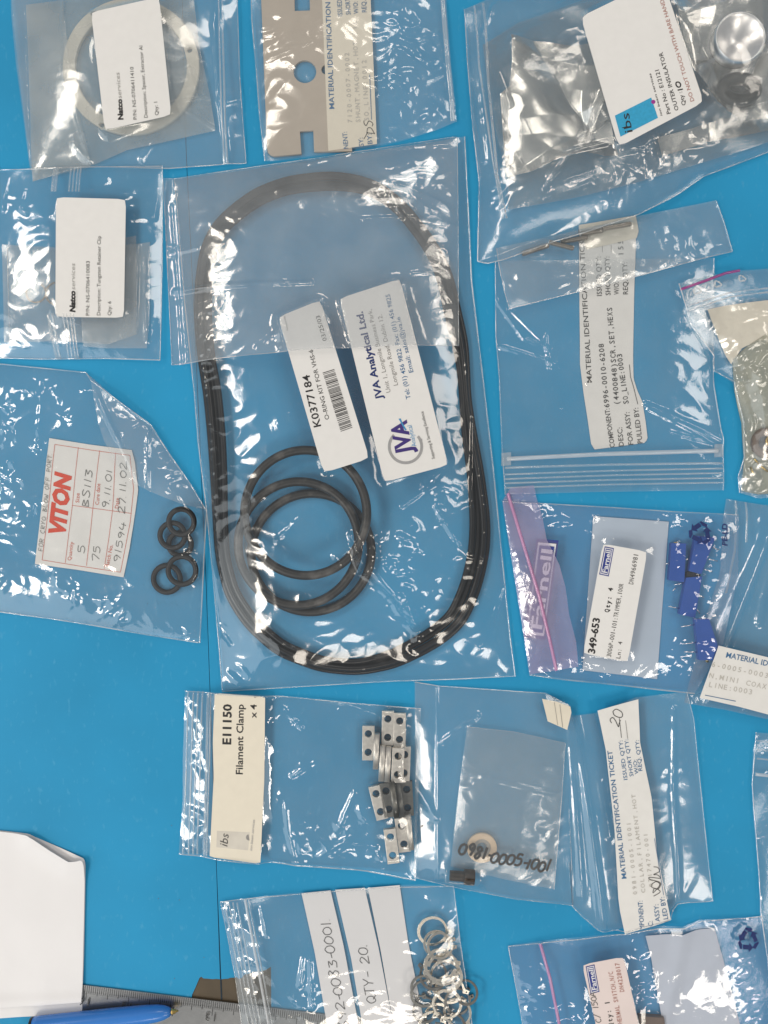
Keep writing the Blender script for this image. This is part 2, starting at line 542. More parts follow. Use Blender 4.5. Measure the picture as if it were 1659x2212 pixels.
class Print:
    """flat print on a surface: zfn(x, y) gives the surface height in mm"""

    def __init__(self, zfn, lift=0.14):
        self.z, self.lift, self.k = zfn, lift, getattr(zfn, 'k', 1.0)
        self.v, self.f, self.m, self.mats = [], [], [], []

    def _mi(self, m):
        if m not in self.mats:
            self.mats.append(m)
        return self.mats.index(m)

    def _add(self, pts, faces, mat):
        if len(pts) == 0:
            return
        n0 = len(self.v)
        pts = PC + (np.asarray(pts, float) - PC) * self.k
        zz = np.asarray(self.z(pts[:, 0], pts[:, 1])) + np.zeros(len(pts)) + self.lift
        self.v += [W3(x, y, z) for (x, y), z in zip(pts, zz)]
        for fc in faces:
            self.f.append(tuple(i + n0 for i in fc)); self.m.append(self._mi(mat))
        self.lift += 0.004

    def text(self, s, p0, p1, cap, mat, bold=0.0, italic=0.0, mono=False):
        p0 = np.array(p0, float); p1 = np.array(p1, float)
        L = np.linalg.norm(p1 - p0); e = (p1 - p0) / L; up = np.array([e[1], -e[0]])
        if mono:
            vs, fs, n = [], [], 0
            adv = L / max(len(s) - .15, 1)
            for i, ch in enumerate(s):
                if ch == ' ':
                    continue
                key = (ch, bold)
                if key not in _glyph:
                    _glyph[key] = text_mesh(ch, bold)
                gv, gf = _glyph[key]
                w = gv[:, 0].max() - gv[:, 0].min()
                tw = min(adv * .80, w * cap / cap_height() * 1.12)
                x = (gv[:, 0] - gv[:, 0].min()) / max(w, 1e-6) * tw + i * adv + (adv * .85 - tw) / 2
                y = gv[:, 1] * cap / cap_height()
                vs.append(np.stack([x + y * italic, y], 1)); fs += [tuple(k + n for k in f) for f in gf]; n += len(gv)
            v = np.concatenate(vs)
        else:
            gv, fs = text_mesh(s, bold)
            w = gv[:, 0].max() - gv[:, 0].min()
            x = (gv[:, 0] - gv[:, 0].min()) / w * L
            y = gv[:, 1] * cap / cap_height()
            v = np.stack([x + y * italic, y], 1)
        self._add(p0 + v[:, :1] * e + v[:, 1:] * up, fs, mat)

    def stroke(self, pts, w, mat):
        p = np.asarray(pts, float)
        if len(p) < 2:
            return
        d = np.gradient(p, axis=0)
        d /= (np.linalg.norm(d, axis=1, keepdims=True) + 1e-9)
        nn = np.stack([-d[:, 1], d[:, 0]], 1) * w / 2
        n = len(p)
        self._add(np.concatenate([p + nn, p - nn]), [(i, i + 1, n + i + 1, n + i) for i in range(n - 1)], mat)

    def line(self, p0, p1, w, mat):
        self.stroke([tuple(np.array(p0) + (np.array(p1) - np.array(p0)) * t) for t in np.linspace(0, 1, 9)], w, mat)

    def pline(self, pts, w, mat):
        for a, b in zip(pts[:-1], pts[1:]):
            self.line(a, b, w, mat)

    def hand(self, s, p0, p1, h, w, mat, slant=.12, seed=1, wob=.05):
        r = random.Random(seed)
        p0 = np.array(p0, float); p1 = np.array(p1, float)
        L = np.linalg.norm(p1 - p0); e = (p1 - p0) / L; up = np.array([e[1], -e[0]])
        wid = [(.36 if c in '.1I-' else .62) + (.0 if c != ' ' else .0) for c in s]
        tot = sum(wid); x0 = 0
        for c, cw in zip(s, wid):
            sc = L / tot
            dy = r.uniform(-wob, wob); sz = 1 + r.uniform(-wob, wob) * 1.6
            for st in GL.get(c, []):
                off = -.12 if c in '1I.' else 0
                pl = [((x0 + (px + off + r.uniform(-.02, .02)) * 1.0) * sc, ((py + r.uniform(-.03, .03)) * sz + dy) * h) for px, py in st]
                pl = smooth_line(pl)
                self.stroke([tuple(p0 + e * (a + slant * b) + up * b) for a, b in pl], w, mat)
            x0 += cw

    def poly(self, pts, mat):
        self._add(pts, [tuple(range(len(pts)))[::-1]], mat)

    def ring(self, c, r0, r1, a0, a1, mat, n=36):
        a = np.radians(np.linspace(a0, a1, n))
        o = np.stack([c[0] + r1 * np.cos(a), c[1] - r1 * np.sin(a)], 1)
        i = np.stack([c[0] + r0 * np.cos(a), c[1] - r0 * np.sin(a)], 1)
        self._add(np.concatenate([o, i]), [(k, k + 1, n + k + 1, n + k) for k in range(n - 1)], mat)

    def build(self, name, parent):
        return mk(name, self.v, self.f, self.mats, parent, smooth=False, midx=self.m)


def quad_at(p, u, v):
    tl, tr, br, bl = [np.array(c, float) for c in p]
    return tuple((tl * (1 - u) + tr * u) * (1 - v) + (bl * (1 - u) + br * u) * v)


def farnell_logo(pr, bl, br, tr, tl, white=K_WHITE, blue=K_FARNELL):
    """blue plate with a white frame line and the word; bl->tl is the reading direction (upwards)"""
    Q = (tl, tr, br, bl)
    def sub(a, b):
        return [quad_at(Q, a, b), quad_at(Q, 1 - a, b), quad_at(Q, 1 - a, 1 - b), quad_at(Q, a, 1 - b)]
    pr.poly(sub(0, 0), blue); pr.poly(sub(.09, .035), white); pr.poly(sub(.17, .065), blue)
    w = np.hypot(br[0] - bl[0], br[1] - bl[1])
    pr.text('Farnell', quad_at(Q, .76, .90), quad_at(Q, .76, .10), w * .50, white, bold=.02)


def recycle_mark(pr, c, r, mat, rot=0.0):
    """three chasing arrows"""
    for k in range(3):
        a = rot + k * 2 * math.pi / 3
        def T(x, y):
            return (c[0] + r * (x * math.cos(a) - y * math.sin(a)), c[1] + r * (x * math.sin(a) + y * math.cos(a)))
        pr.poly([T(-.42, .38), T(-.42, .72), T(.10, .72), T(.10, .38)], mat)
        pr.poly([T(.10, .20), T(.10, .92), T(.48, .55)], mat)
        pr.poly([T(-.48, .38), T(-.48, .72), T(-.62, .72), T(-.88, .26), T(-.68, .06)], mat)


# ------------------------------------------------------------------ bags
class Bag:
    def __init__(self, label, sides, mat, seed, load=0.010, low=.5, mid=.22, fine=.10, patches=(), creases=(), group='clear plastic parts bags on the blue table',
                 step=2.4, name='plastic_bag', back_mat=None, stiff=(), iters=260, base_amp=.25):
        self.sides, self.mat, self.seed = sides, mat, seed
        self.load, self.low, self.mid, self.fine = load, low, mid, fine
        self.patches, self.creases, self.step, self.stiff, self.iters = patches, creases, step, list(stiff), iters
        self.base_amp = base_amp
        o = outline(sides)
        self.out = o
        c = np.mean(np.array(o), axis=0)
        z0 = 0.3
        self.root = empty(name, c, z0, label, 'plastic bag', group)
        # back film, laid over what is already there
        X, Y = coons(*sides, 6.0)
        ob = sample(X, Y) + 0.10
        Z = self.membrane(X, Y, ob, ob.copy(), 0.0, 120)
        Z += 0.10 * np.abs(perlin(X / 34, Y / 34, seed + 5))
        nv, nu = X.shape
        eu = np.minimum(np.linspace(0, 1, nu), 1 - np.linspace(0, 1, nu))[None] * plen(sides[1])
        ev = np.minimum(np.linspace(0, 1, nv), 1 - np.linspace(0, 1, nv))[:, None] * plen(sides[0])
        rim = np.exp(-np.minimum(eu, ev) / 20) + 1.2 * np.exp(-np.hypot(eu, ev) / 40)
        Z += 2.2 * rim * np.clip(perlin(X / 120, Y / 120, seed + 8) + .22, 0, 1)      # edges lift off the table here and there
        self.back = mk('back_film', gverts(X, Y, Z), grid_faces(*X.shape), back_mat or BACK, self.root)
        X2, Y2 = coons(*sides, 1.6)
        stamp_grid(X2, Y2, self.resample_z(Z, X2.shape) + .08)
        self.base = H.copy()

    @staticmethod
    def resample_z(Z, shape):
        nv, nu = Z.shape
        v = np.linspace(0, nv - 1, shape[0]); u = np.linspace(0, nu - 1, shape[1])
        iv = np.clip(v.astype(int), 0, nv - 2); iu = np.clip(u.astype(int), 0, nu - 2)
        fv = (v - iv)[:, None]; fu = (u - iu)[None, :]
        a = Z[iv][:, iu]; b = Z[iv][:, iu + 1]; c = Z[iv + 1][:, iu]; d = Z[iv + 1][:, iu + 1]
        return (a * (1 - fu) + b * fu) * (1 - fv) + (c * (1 - fu) + d * fu) * fv

    @staticmethod
    def membrane(X, Y, ob, Z, load, iters):
        for _ in range(iters):
            a = Z.copy()
            a[1:-1, 1:-1] = .25 * (Z[:-2, 1:-1] + Z[2:, 1:-1] + Z[1:-1, :-2] + Z[1:-1, 2:]) + load
            a[0, 1:-1] = .5 * (Z[0, :-2] + Z[0, 2:]); a[-1, 1:-1] = .5 * (Z[-1, :-2] + Z[-1, 2:])
            a[1:-1, 0] = .5 * (Z[:-2, 0] + Z[2:, 0]); a[1:-1, -1] = .5 * (Z[:-2, -1] + Z[2:, -1])
            Z = np.maximum(a, ob)
        return Z

    def close(self):
        """front film, stretched over the contents, creased and crinkled"""
        sd = self.seed
        # coarse tension first, then the fine grid
        Xc, Yc = coons(*self.sides, 9.0)
        obc = sample(Xc, Yc) + .12
        Zc = self.membrane(Xc, Yc, obc, obc.copy(), self.load * 3, self.iters)
        X, Y = coons(*self.sides, self.step)
        ob = sample(X, Y) + .10
        Z = np.maximum(self.resample_z(Zc, X.shape), ob)
        Z = self.membrane(X, Y, ob, Z, self.load * .2, 24)
        nv, nu = X.shape
        u = np.linspace(0, 1, nu)[None, :]; v = np.linspace(0, 1, nv)[:, None]
        eu = np.minimum(u, 1 - u) * plen(self.sides[1]); ev = np.minimum(v, 1 - v) * plen(self.sides[0])
        edge = np.clip(np.minimum(eu, ev) / 26, 0, 1)
        xm, ym = X / MM, Y / MM
        wx = xm + 6 * perlin(xm / 24, ym / 24, sd + 11); wy = ym + 6 * perlin(xm / 24, ym / 24, sd + 12)
        low = perlin(wx / 30, wy / 30, sd + 1) * self.low * 1.4
        mid = (0.5 - np.abs(perlin(wx / 13, wy / 10, sd + 2)) * 2) * self.mid * 2
        fine = ((0.35 - np.abs(perlin(wx / 6.8, wy / 6.0, sd + 3))) * 2.3 + (0.3 - np.abs(perlin(wx / 3.4, wy / 3.6, sd + 4))) * .32)
        pm = np.full(X.shape, self.base_amp) * (0.15 + 1.6 * np.clip(perlin(xm / 20, ym / 20, sd + 7) + .1, 0, 1))
        for (px, py, pr_, pa) in self.patches:
            pm = np.maximum(pm, pa * np.exp(-((X - px) ** 2 + (Y - py) ** 2) / (pr_ * pr_)))
        Wz = (low * edge + mid * (0.4 + .6 * edge) * (.5 + pm) + fine * self.fine * 2.3 * pm)
        for cr in self.creases:
            pts, amp, wid = cr
            d = seg_dist(X, Y, pts)
            Wz += amp * np.exp(-(d / (wid * .62)) ** 2)
        for st in self.stiff:
            m = in_poly(X, Y, st)
            Wz[m] *= .12
        for _ in range(1):
            Wz[1:-1, 1:-1] = .5 * Wz[1:-1, 1:-1] + .125 * (Wz[:-2, 1:-1] + Wz[2:, 1:-1] + Wz[1:-1, :-2] + Wz[1:-1, 2:])
        Z = np.maximum(Z + Wz + .12 * self.low, ob)
        self.X, self.Y, self.Z = X, Y, Z
        return self

    def label_plane(self, poly, lift=0.15):
        """flatten the film under a stiff label; returns the label's height function"""
        m = in_poly(self.X, self.Y, poly)
        if not m.any():
            z = top_of(poly) + lift
            return lambda x, y: z + 0 * np.asarray(x, float)
        A = np.stack([self.X[m], self.Y[m], np.ones(m.sum())], 1)
        k, *_ = np.linalg.lstsq(A, self.Z[m], rcond=None)
        need = sample(self.X[m], self.Y[m]) + .12
        up = float(np.percentile(need - A @ k, 99.8))
        k[2] += max(up, -.4)
        self.Z[m] = A @ k - .03
        # ease the film up to the label round its rim
        ddx = seg_dist(self.X, self.Y, list(poly) + [poly[0]])
        t = np.clip(1 - ddx / 22, 0, 1) ** 2
        near = (ddx < 22) & ~m
        pl = k[0] * self.X + k[1] * self.Y + k[2]
        self.Z[near] = np.maximum(self.Z[near] * (1 - t[near]) + (pl[near] - .05) * t[near], self.Z[near] * .0 + sample(self.X[near], self.Y[near]) + .08)
        return lambda x, y: k[0] * np.asarray(x, float) + k[1] * np.asarray(y, float) + k[2] + lift

    def finish(self, film_name='front_film'):
        self.front = mk(film_name, gverts(self.X, self.Y, self.Z), grid_faces(*self.X.shape), self.mat, self.root)
        stamp_grid(self.X, self.Y, self.Z + .05)
        X2, Y2 = coons(*self.sides, 1.5)
        stamp_grid(X2, Y2, self.resample_z(self.Z, X2.shape) + .05)
        return self

    def strip(self, line, width, mat, name, ridges=1, height=.35, part=None):
        """a band pressed into the film (zip track, seam) following the bag's surface"""
        p = resample(line, max(6, int(plen(line) / 4)))
        d = np.gradient(p, axis=0); d /= np.linalg.norm(d, axis=1, keepdims=True)
        nn = np.stack([-d[:, 1], d[:, 0]], 1)
        k = 4 * ridges + 1
        t = np.linspace(-.5, .5, k)
        X = p[:, :1] + nn[:, :1] * t[None] * width; Y = p[:, 1:] + nn[:, 1:] * t[None] * width
        zc = sample(X, Y)
        zc = np.repeat(zc.max(1, keepdims=True), k, 1)
        for _ in range(6):
            zc[1:-1] = np.maximum(zc[1:-1], .5 * (zc[:-2] + zc[2:]))
        prof = np.abs(np.sin(np.linspace(0, math.pi * ridges, k))) * height
        Z = zc + .06 + prof[None]
        o = mk(name, gverts(X, Y, Z), grid_faces(*X.shape)[:, ::-1] if False else grid_faces(*X.shape), mat, self.root)
        stamp_grid(X, Y, Z)
        return o

    def seam(self, line, mat, width=3.2):
        return self.strip(line, width, mat, 'heat_seam_glint', 1, .25)  # edge strip, its milkiness stands in for the glint along the film edge


def paper_label(bag, quad, mat, r=8, name='paper_label', step=14):
    k = sunk(float(np.median(bag.Z[in_poly(bag.X, bag.Y, quad)])))
    quad = [tuple(PC + (np.array(p) - PC) * k) for p in quad]
    sides = rounded_quad_sides(quad, r)
    poly = outline(sides)
    zf = bag.label_plane(poly)
    zf.k = k
    X, Y = coons(*sides, step)
    Z = zf(X, Y)
    o = mk(name, gverts(X, Y, Z), grid_faces(*X.shape), mat, bag.root)
    solidify(o, .12)
    bag.later = getattr(bag, 'later', []) + [(X, Y, Z)]
    return o, zf, poly


def stamp_later(bag):
    for X, Y, Z in getattr(bag, 'later', []):
        stamp_poly(outline_of_grid(X, Y), float(Z.max()) + .1)


def outline_of_grid(X, Y):
    return ([(a, b) for a, b in zip(X[0], Y[0])] + [(a, b) for a, b in zip(X[:, -1], Y[:, -1])] +
            [(a, b) for a, b in zip(X[-1][::-1], Y[-1][::-1])] + [(a, b) for a, b in zip(X[::-1, 0], Y[::-1, 0])])


def loose_sheet(name, sides, mat, label, cat, wave=.25, seed=3, lift=.12, step=7, group=None, zextra=None, smooth_iters=60, thick=.12, parent=None):
    """a sheet of paper or card lying on whatever is below"""
    X, Y = coons(*sides, step)
    ob = sample(X, Y) + lift
    Z = Bag.membrane(X, Y, ob, np.full(X.shape, float(np.percentile(ob, 90))), 0, smooth_iters)
    Z = Z + wave * (perlin(X / 70, Y / 70, seed) + .5)
    if zextra is not None:
        Z = Z + zextra(X, Y)
    Z = np.maximum(Z, ob)
    if parent is None:
        c = (float(X.mean()), float(Y.mean()))
        o = mk(name, gverts(X, Y, Z), grid_faces(*X.shape), mat, origin=W3(c[0], c[1], float(Z.min())))
        tag(o, label, cat, group)
    else:
        o = mk(name, gverts(X, Y, Z), grid_faces(*X.shape), mat, parent)
    solidify(o, thick)
    X2, Y2 = coons(*sides, 1.6)
    Z2 = Bag.resample_z(Z, X2.shape)
    stamp_grid(X2, Y2, Z2 + .05)
    top = H.copy()
    return o, (lambda x, y: sample(x, y, top) + .02)


# ------------------------------------------------------------------ solid small parts
def plate_mesh(outer, holes, th_mm, bevel_mm=.15):
    """extruded plate with holes (plan units, y down); centred in z on its base"""
    cu = bpy.data.curves.new('tmp', 'CURVE')
    cu.dimensions = '2D'; cu.fill_mode = 'BOTH'
    cu.extrude = th_mm * .0005 - bevel_mm * .001
    cu.bevel_depth = bevel_mm * .001; cu.bevel_resolution = 1
    for pl in [outer] + list(holes):
        sp = cu.splines.new('POLY'); sp.points.add(len(pl) - 1); sp.use_cyclic_u = True
        for k, (x, y) in enumerate(pl):
            sp.points[k].co = (x * S, -y * S, 0, 1)
    o = bpy.data.objects.new('tmp', cu); COL.objects.link(o)
    dg = bpy.context.evaluated_depsgraph_get(); dg.update()
    me = bpy.data.meshes.new_from_object(o.evaluated_get(dg))
    bpy.data.objects.remove(o); bpy.data.curves.remove(cu)
    for v in me.vertices:
        v.co.z += th_mm * .0005
    return me


def circle(cx, cy, r, n=28, ry=None):
    ry = r if ry is None else ry
    return [(cx + r * math.cos(2 * math.pi * k / n), cy + ry * math.sin(2 * math.pi * k / n)) for k in range(n)]


def link_mesh(name, me, mat, x, y, z_mm, rot=0.0, label=None, cat=None, group=None, parent=None, tilt=(0, 0)):
    me.materials.clear(); me.materials.append(mat)
    o = bpy.data.objects.new(name, me); COL.objects.link(o)
    loc = Vector(W3(x, y, z_mm))
    o.rotation_euler = (tilt[0], tilt[1], rot)
    if parent is not None:
        o.parent = parent; loc = loc - wloc(parent)
    o.location = loc
    WL[o.name] = Vector(W3(x, y, z_mm))
    if label:
        tag(o, label, cat, group)
    return o


def tube(name, pts, r, mat, parent=None, closed=False, ns=12, label=None, cat=None, group=None, origin=None):
    """pts: (x, y, z_mm) in plan; r in plan units"""
    P = np.array([W3(*p) for p in pts]); R = r * S
    n = len(P)
    if closed:
        d = np.roll(P, -1, 0) - np.roll(P, 1, 0)
    else:
        d = np.gradient(P, axis=0)
    d /= np.linalg.norm(d, axis=1, keepdims=True)
    side = np.cross(d, (0, 0, 1.0)); side /= (np.linalg.norm(side, axis=1, keepdims=True) + 1e-12)
    up = np.cross(side, d)
    a = np.linspace(0, 2 * math.pi, ns, endpoint=False)
    V = P[:, None] + R * (np.cos(a)[None, :, None] * side[:, None] + np.sin(a)[None, :, None] * up[:, None])
    F = []
    for i in range(n if closed else n - 1):
        j = (i + 1) % n
        for k in range(ns):
            l = (k + 1) % ns
            F.append((i * ns + k, i * ns + l, j * ns + l, j * ns + k))
    if not closed:
        F.append(tuple(range(ns))); F.append(tuple((n - 1) * ns + k for k in range(ns))[::-1])
    o = mk(name, V.reshape(-1, 3), F, mat, parent, origin=origin if origin is not None else (tuple(P.mean(0)) if parent is None else None))
    bm = bmesh.new(); bm.from_mesh(o.data); bmesh.ops.recalc_face_normals(bm, faces=bm.faces); bm.to_mesh(o.data); bm.free()
    if label:
        tag(o, label, cat, group)
    return o


def lathe_along(name, p0, p1, prof, mat, parent=None, ns=14, label=None, cat=None, group=None, z=0):
    """solid of revolution lying on the table from p0 to p1; prof: (t 0..1, radius in plan units)"""
    a = np.array(W3(p0[0], p0[1], z)); b = np.array(W3(p1[0], p1[1], z if len(p1) < 3 else p1[2]))
    d = b - a; L = np.linalg.norm(d); e = d / L
    s = np.cross(e, (0, 0, 1.0)); s /= np.linalg.norm(s); u = np.cross(s, e)
    V, F = [], []
    for t, r in prof:
        for k in range(ns):
            an = 2 * math.pi * k / ns
            V.append(a + e * L * t + r * S * (math.cos(an) * s + math.sin(an) * u))
    for i in range(len(prof) - 1):
        for k in range(ns):
            l = (k + 1) % ns
            F.append((i * ns + k, (i + 1) * ns + k, (i + 1) * ns + l, i * ns + l))
    F.append(tuple(range(ns))); F.append(tuple((len(prof) - 1) * ns + k for k in range(ns))[::-1])
    o = mk(name, V, F, mat, parent, origin=tuple(a) if parent is None else None)
    bm = bmesh.new(); bm.from_mesh(o.data); bmesh.ops.recalc_face_normals(bm, faces=bm.faces); bm.to_mesh(o.data); bm.free()
    if label:
        tag(o, label, cat, group)
    return o


def box_prism(name, quad, z0, z1, mat, parent=None, bevel=.2, label=None, cat=None, group=None):
    c = np.mean(np.array(quad), axis=0)
    V = [W3(x, y, z0) for x, y in quad] + [W3(x, y, z1) for x, y in quad]
    n = len(quad)
    F = [tuple(range(n)), tuple(range(n, 2 * n))[::-1]] + [(i, i + n, (i + 1) % n + n, (i + 1) % n) for i in range(n)]
    o = mk(name, V, F, mat, parent, smooth=False, origin=W3(c[0], c[1], z0) if parent is None else None)
    bm = bmesh.new(); bm.from_mesh(o.data)
    bmesh.ops.recalc_face_normals(bm, faces=bm.faces)
    bmesh.ops.bevel(bm, geom=bm.edges[:], offset=bevel * .001, segments=2, affect='EDGES', profile=.6)
    bm.to_mesh(o.data); bm.free()
    if label:
        tag(o, label, cat, group)
    return o


BACK = film('back_sheet_film', .10, rough=.14, ior=1.45, milk=(.74, .88, .93))
CLEAR = film('clear_film', .035, rough=.12, bump=.10)
KITF = film('kit_film', .020, rough=.11, bump=.10)
CLEAR2 = film('clear_film_soft', .07, rough=.14, bump=.10)
CRISP = film('crisp_film', .032, rough=.10, bump=.14)
MILKY = film('milky_film', .30, tint=(.97, .97, .95), milk=(.80, .84, .82), rough=.22, ior=1.45)
MILKY2 = film('milky_film_thin', .15, tint=(.98, .98, .97), milk=(.93, .95, .95), rough=.16, ior=1.5)
ZIP = film('zip_track_film', .30, rough=.12, hvar=.2)
ZIPW = film('white_zip_film', .55, milk=(.9, .92, .95), rough=.15, hvar=.1)
SEAM_GLINT = film('seam_glint_film', .34, rough=.10, ior=2.2, hvar=.8)  # milky strip: heat seal with the bright glint of bag edges painted in
PINKZIP = film('pink_zip_film', .85, tint=(.9, .7, .85), milk=(.74, .36, .62), rough=.2, hvar=.05)
VIOLETZIP = film('violet_zip_film', .9, tint=(.8, .5, .75), milk=(.42, .06, .30), rough=.2, hvar=.05)
LILAC = film('lilac_film', .36, tint=(.92, .90, .97), milk=(.66, .56, .78), rough=.12)
TAUPEF = film('taupe_bubble_film', .72, tint=(.9, .88, .80), milk=(.62, .60, .46), rough=.12, ior=1.7)
INNER = film('inner_film', .085, rough=.10)

# ================================================================== the table
def structure(o):
    o['kind'] = 'structure'
    return o


def flat(name, poly, z0, z1, mat):
    V = [W3(x, y, z1) for x, y in poly] + [W3(x, y, z0) for x, y in poly]
    n = len(poly)
    F = [tuple(range(n))[::-1]] + [(i, (i + 1) % n, (i + 1) % n + n, i + n) for i in range(n)]
    o = mk(name, V, F, mat, smooth=False)
    bm = bmesh.new(); bm.from_mesh(o.data); bmesh.ops.recalc_face_normals(bm, faces=bm.faces)
    if sum(f.normal.z for f in bm.faces if len(f.verts) == n) < 0:
        bmesh.ops.reverse_faces(bm, faces=bm.faces)
    bm.to_mesh(o.data); bm.free()
    return o


seam = [(388, -700)] + [(395, 100), (403, 345), (425, 800), (446, 1275), (453.5, 1484), (468, 1880), (478.6, 2160)] + [(500, 2900)]
torn_left = q('h', 1255, 1230, 1262, 1185, 1283, 1140, 1298, 1105, 1310, 1076, 1322, 1066, 1336, 1078, 1368, 1080, 1395, 1083, 1420, 1081, 1452, 1084)
torn_right = q('h', 1453, 1084, 1475, 1081, 1500, 1080, 1512, 1074, 1530, 1073, 1558, 1070) + \
    q('g', 150, 728, 170, 720, 186, 700, 200, 701, 225, 690, 250, 684, 268, 688, 296, 678, 312, 674, 330, 662, 341, 655, 342, 760, 343, 940)
structure(flat('table_board', [(-1500, -1200), (3200, -1200), (3200, 3400), (-1500, 3400)], -18, -0.35, M_BROWN))
lp = [(x - .6, y) for x, y in seam]
rp = [(x + .6, y) for x, y in seam]
leftp = [(-1500, -700)] + lp[:-2] + [(471.5, 2112.5)]
tl = torn_left[::-1]
leftp = [(-1500, -700)] + lp[:-2] + [(475.5, tl[0][1])] + tl + [(405, 2190), (390, 2900), (-1500, 2900)]
structure(flat('blue_table_top', leftp, -0.3, 0.3, M_BLUE))
rightp = [(3200, -700), (3200, 2900), (590, 2900), (586, 2200)] + torn_right[::-1] + [(478.2, torn_right[0][1])] + rp[:-2][::-1]
structure(flat('blue_table_top', rightp, -0.3, 0.3, M_BLUE))
# the two sheets meet in a joint that shows dark
structure(flat('table_joint', [(p[0] - 1.4, p[1]) for p in seam[:-1]] + [(p[0] + 1.4, p[1]) for p in seam[:-1]][::-1], -.33, -.12, M_GAP))

# ================================================================== shunt plate bag (top middle)
G_BAGS = 'clear plastic parts bags on the blue table'
sides = (q('2', 85, -60, 90, 140, 120, 480, 140, 760, 175, 1055), q('2', 85, -60, 1340, -60),
         q('2', 1340, -60, 1350, 100, 1375, 420, 1400, 650, 1410, 800), q('2', 175, 1055, 560, 1010, 900, 955, 1110, 905, 1290, 850, 1410, 800))
shunt = Bag('crinkled clear bag holding the tan metal plate with a round hole', sides, CLEAR2, 21, load=.012, low=.6, mid=.35, fine=.16, base_amp=.5,
            patches=[(*p, r, a) for p, r, a in zip(q('2', 1000, 620, 1150, 420, 960, 380, 230, 240, 430, 380, 1250, 800, 1000, 850, 1100, 150), (60, 60, 40, 45, 40, 60, 60, 60), (1.5, 1.6, 1.4, 1.3, 1.0, 1.5, 1.4, 1.5))],
            creases=[(q('2', 180, 420, 480, 345), .9, 6), (q('2', 320, 355, 450, 350), .7, 5), (q('2', 1290, 260, 1400, 700), 1.2, 10)])
b0 = top_of(q('2', 200, 300, 800, 800)) + .1
outer = q('2', 148, -80, 362, -80, 365, 88, 466, 85, 463, -80, 700, -80, 735, 990, 493, 992, 488, 855, 398, 862, 408, 1008, 232, 1022, 212, 1015, 196, 1000, 190, 975)
px, py = q('2', 430, 480)[0]
hole1 = circle(*q('2', 432, 478)[0], 25, 36)
hole2 = circle(*q('2', 570, 465)[0], 11, 24)
me = plate_mesh([(x - px, y - py) for x, y in outer], [[(x - px, y - py) for x, y in h] for h in (hole1, hole2)], 2.2)
link_mesh('shunt_plate', me, M_TAN, px, py, b0, label='tan flat metal plate with round hole and square notches', cat='metal plate')
stamp_poly(outer, b0 + 2.2)
tk = q('2', 540, -60, 853, -60, 897, 945, 583, 990)
o, zf = loose_sheet('identification_ticket', quad_sides(tk), M_CREAM, 'cream ticket reading MATERIAL IDENTIFICATION TICKET lying on the tan plate', 'ticket', wave=.15)
pr = Print(zf)
pr.text('MATERIAL IDENTIFICATION TICKET', *q('2', 622, 720, 588, -170), 10.5, K_BLUE, bold=.008)
for s, a, cap in (('ISSUED QTY:', (675, 122, 664, -75), 10), ('SHORT QTY:', (728, 112, 717, -75), 10), ('W/O:', (778, 106, 772, 28), 10), ('REQ. QTY:', (830, 97, 820, -75), 10),
                  ('NENT:', (712, 975, 704, 868), 10), ('SY:', (812, 960, 806, 905), 10), ('BY:', (868, 945, 861, 880), 10)):
    pr.text(s, *q('2', *a), cap, K_BLUE)
pr.text('7120-0007-0002', *q('2', 738, 812, 716, 355), 9.5, K_FAINT, mono=True)
pr.text('SHUNT,MAGNET,HOT FIL', *q('2', 790, 810, 765, 150), 9.5, K_FAINT, mono=True)
pr.text('SO_LINE:0012', *q('2', 845, 800, 827, 402), 9.5, K_FAINT, mono=True)
pr.line(*q('2', 862, 790, 850, 500), 1.3, K_BLUE)
pr.hand('DS', *q('2', 880, 885, 862, 790), 17, 1.3, K_BLACK, slant=.25, seed=4)
pr.line(*q('2', 812, 915, 838, 870), 1.2, K_BLACK)
pr.build('printed_lettering', o)
shunt.close().finish()
shunt.seam(sides[0], SEAM_GLINT, 3)
shunt.strip([(x - 8, y) for x, y in sides[2]], 10, ZIP, 'zip_strip', 2, .3)

# ================================================================== spacer ring bag (top left)
sides = (q('1', 75, -40, 80, 60, 110, 420, 160, 800, 200, 1105), q('1', 75, -40, 800, -60, 1535, -40),
         q('1', 1535, -40, 1545, 60, 1560, 500, 1600, 1062), q('1', 200, 1105, 620, 1090, 1100, 1100, 1600, 1062))
bag = Bag('clear zip bag holding the white spacer ring with a big white label', sides, CLEAR2, 31, load=.010, low=.5, mid=.14, fine=.06, base_amp=.08,
          patches=[(*p, r, a) for p, r, a in zip(q('1', 960, 1010, 1520, 720, 1530, 920, 1490, 160), (20, 40, 40, 30), (.9, .8, .8, .6))],
          creases=[(q('1', 1420, -20, 1400, 200, 1440, 700, 1480, 1060), 1.6, 9), (q('1', 1440, 700, 1600, 640), .9, 10), (q('1', 930, 1050, 1010, 970), .7, 8)])
ctr = q('1', 860, 450)[0]
b0 = top_of(circle(*ctr, 140)) + .15
holes = [circle(0, 0, 121, 96)]
for hx, hy in q('1', 1237, 345, 672, 828, 620, 110):
    holes.append(circle(hx - ctr[0], hy - ctr[1], 7, 20))
me = plate_mesh(circle(0, 0, 145.5, 110), holes, 2.6, .3)
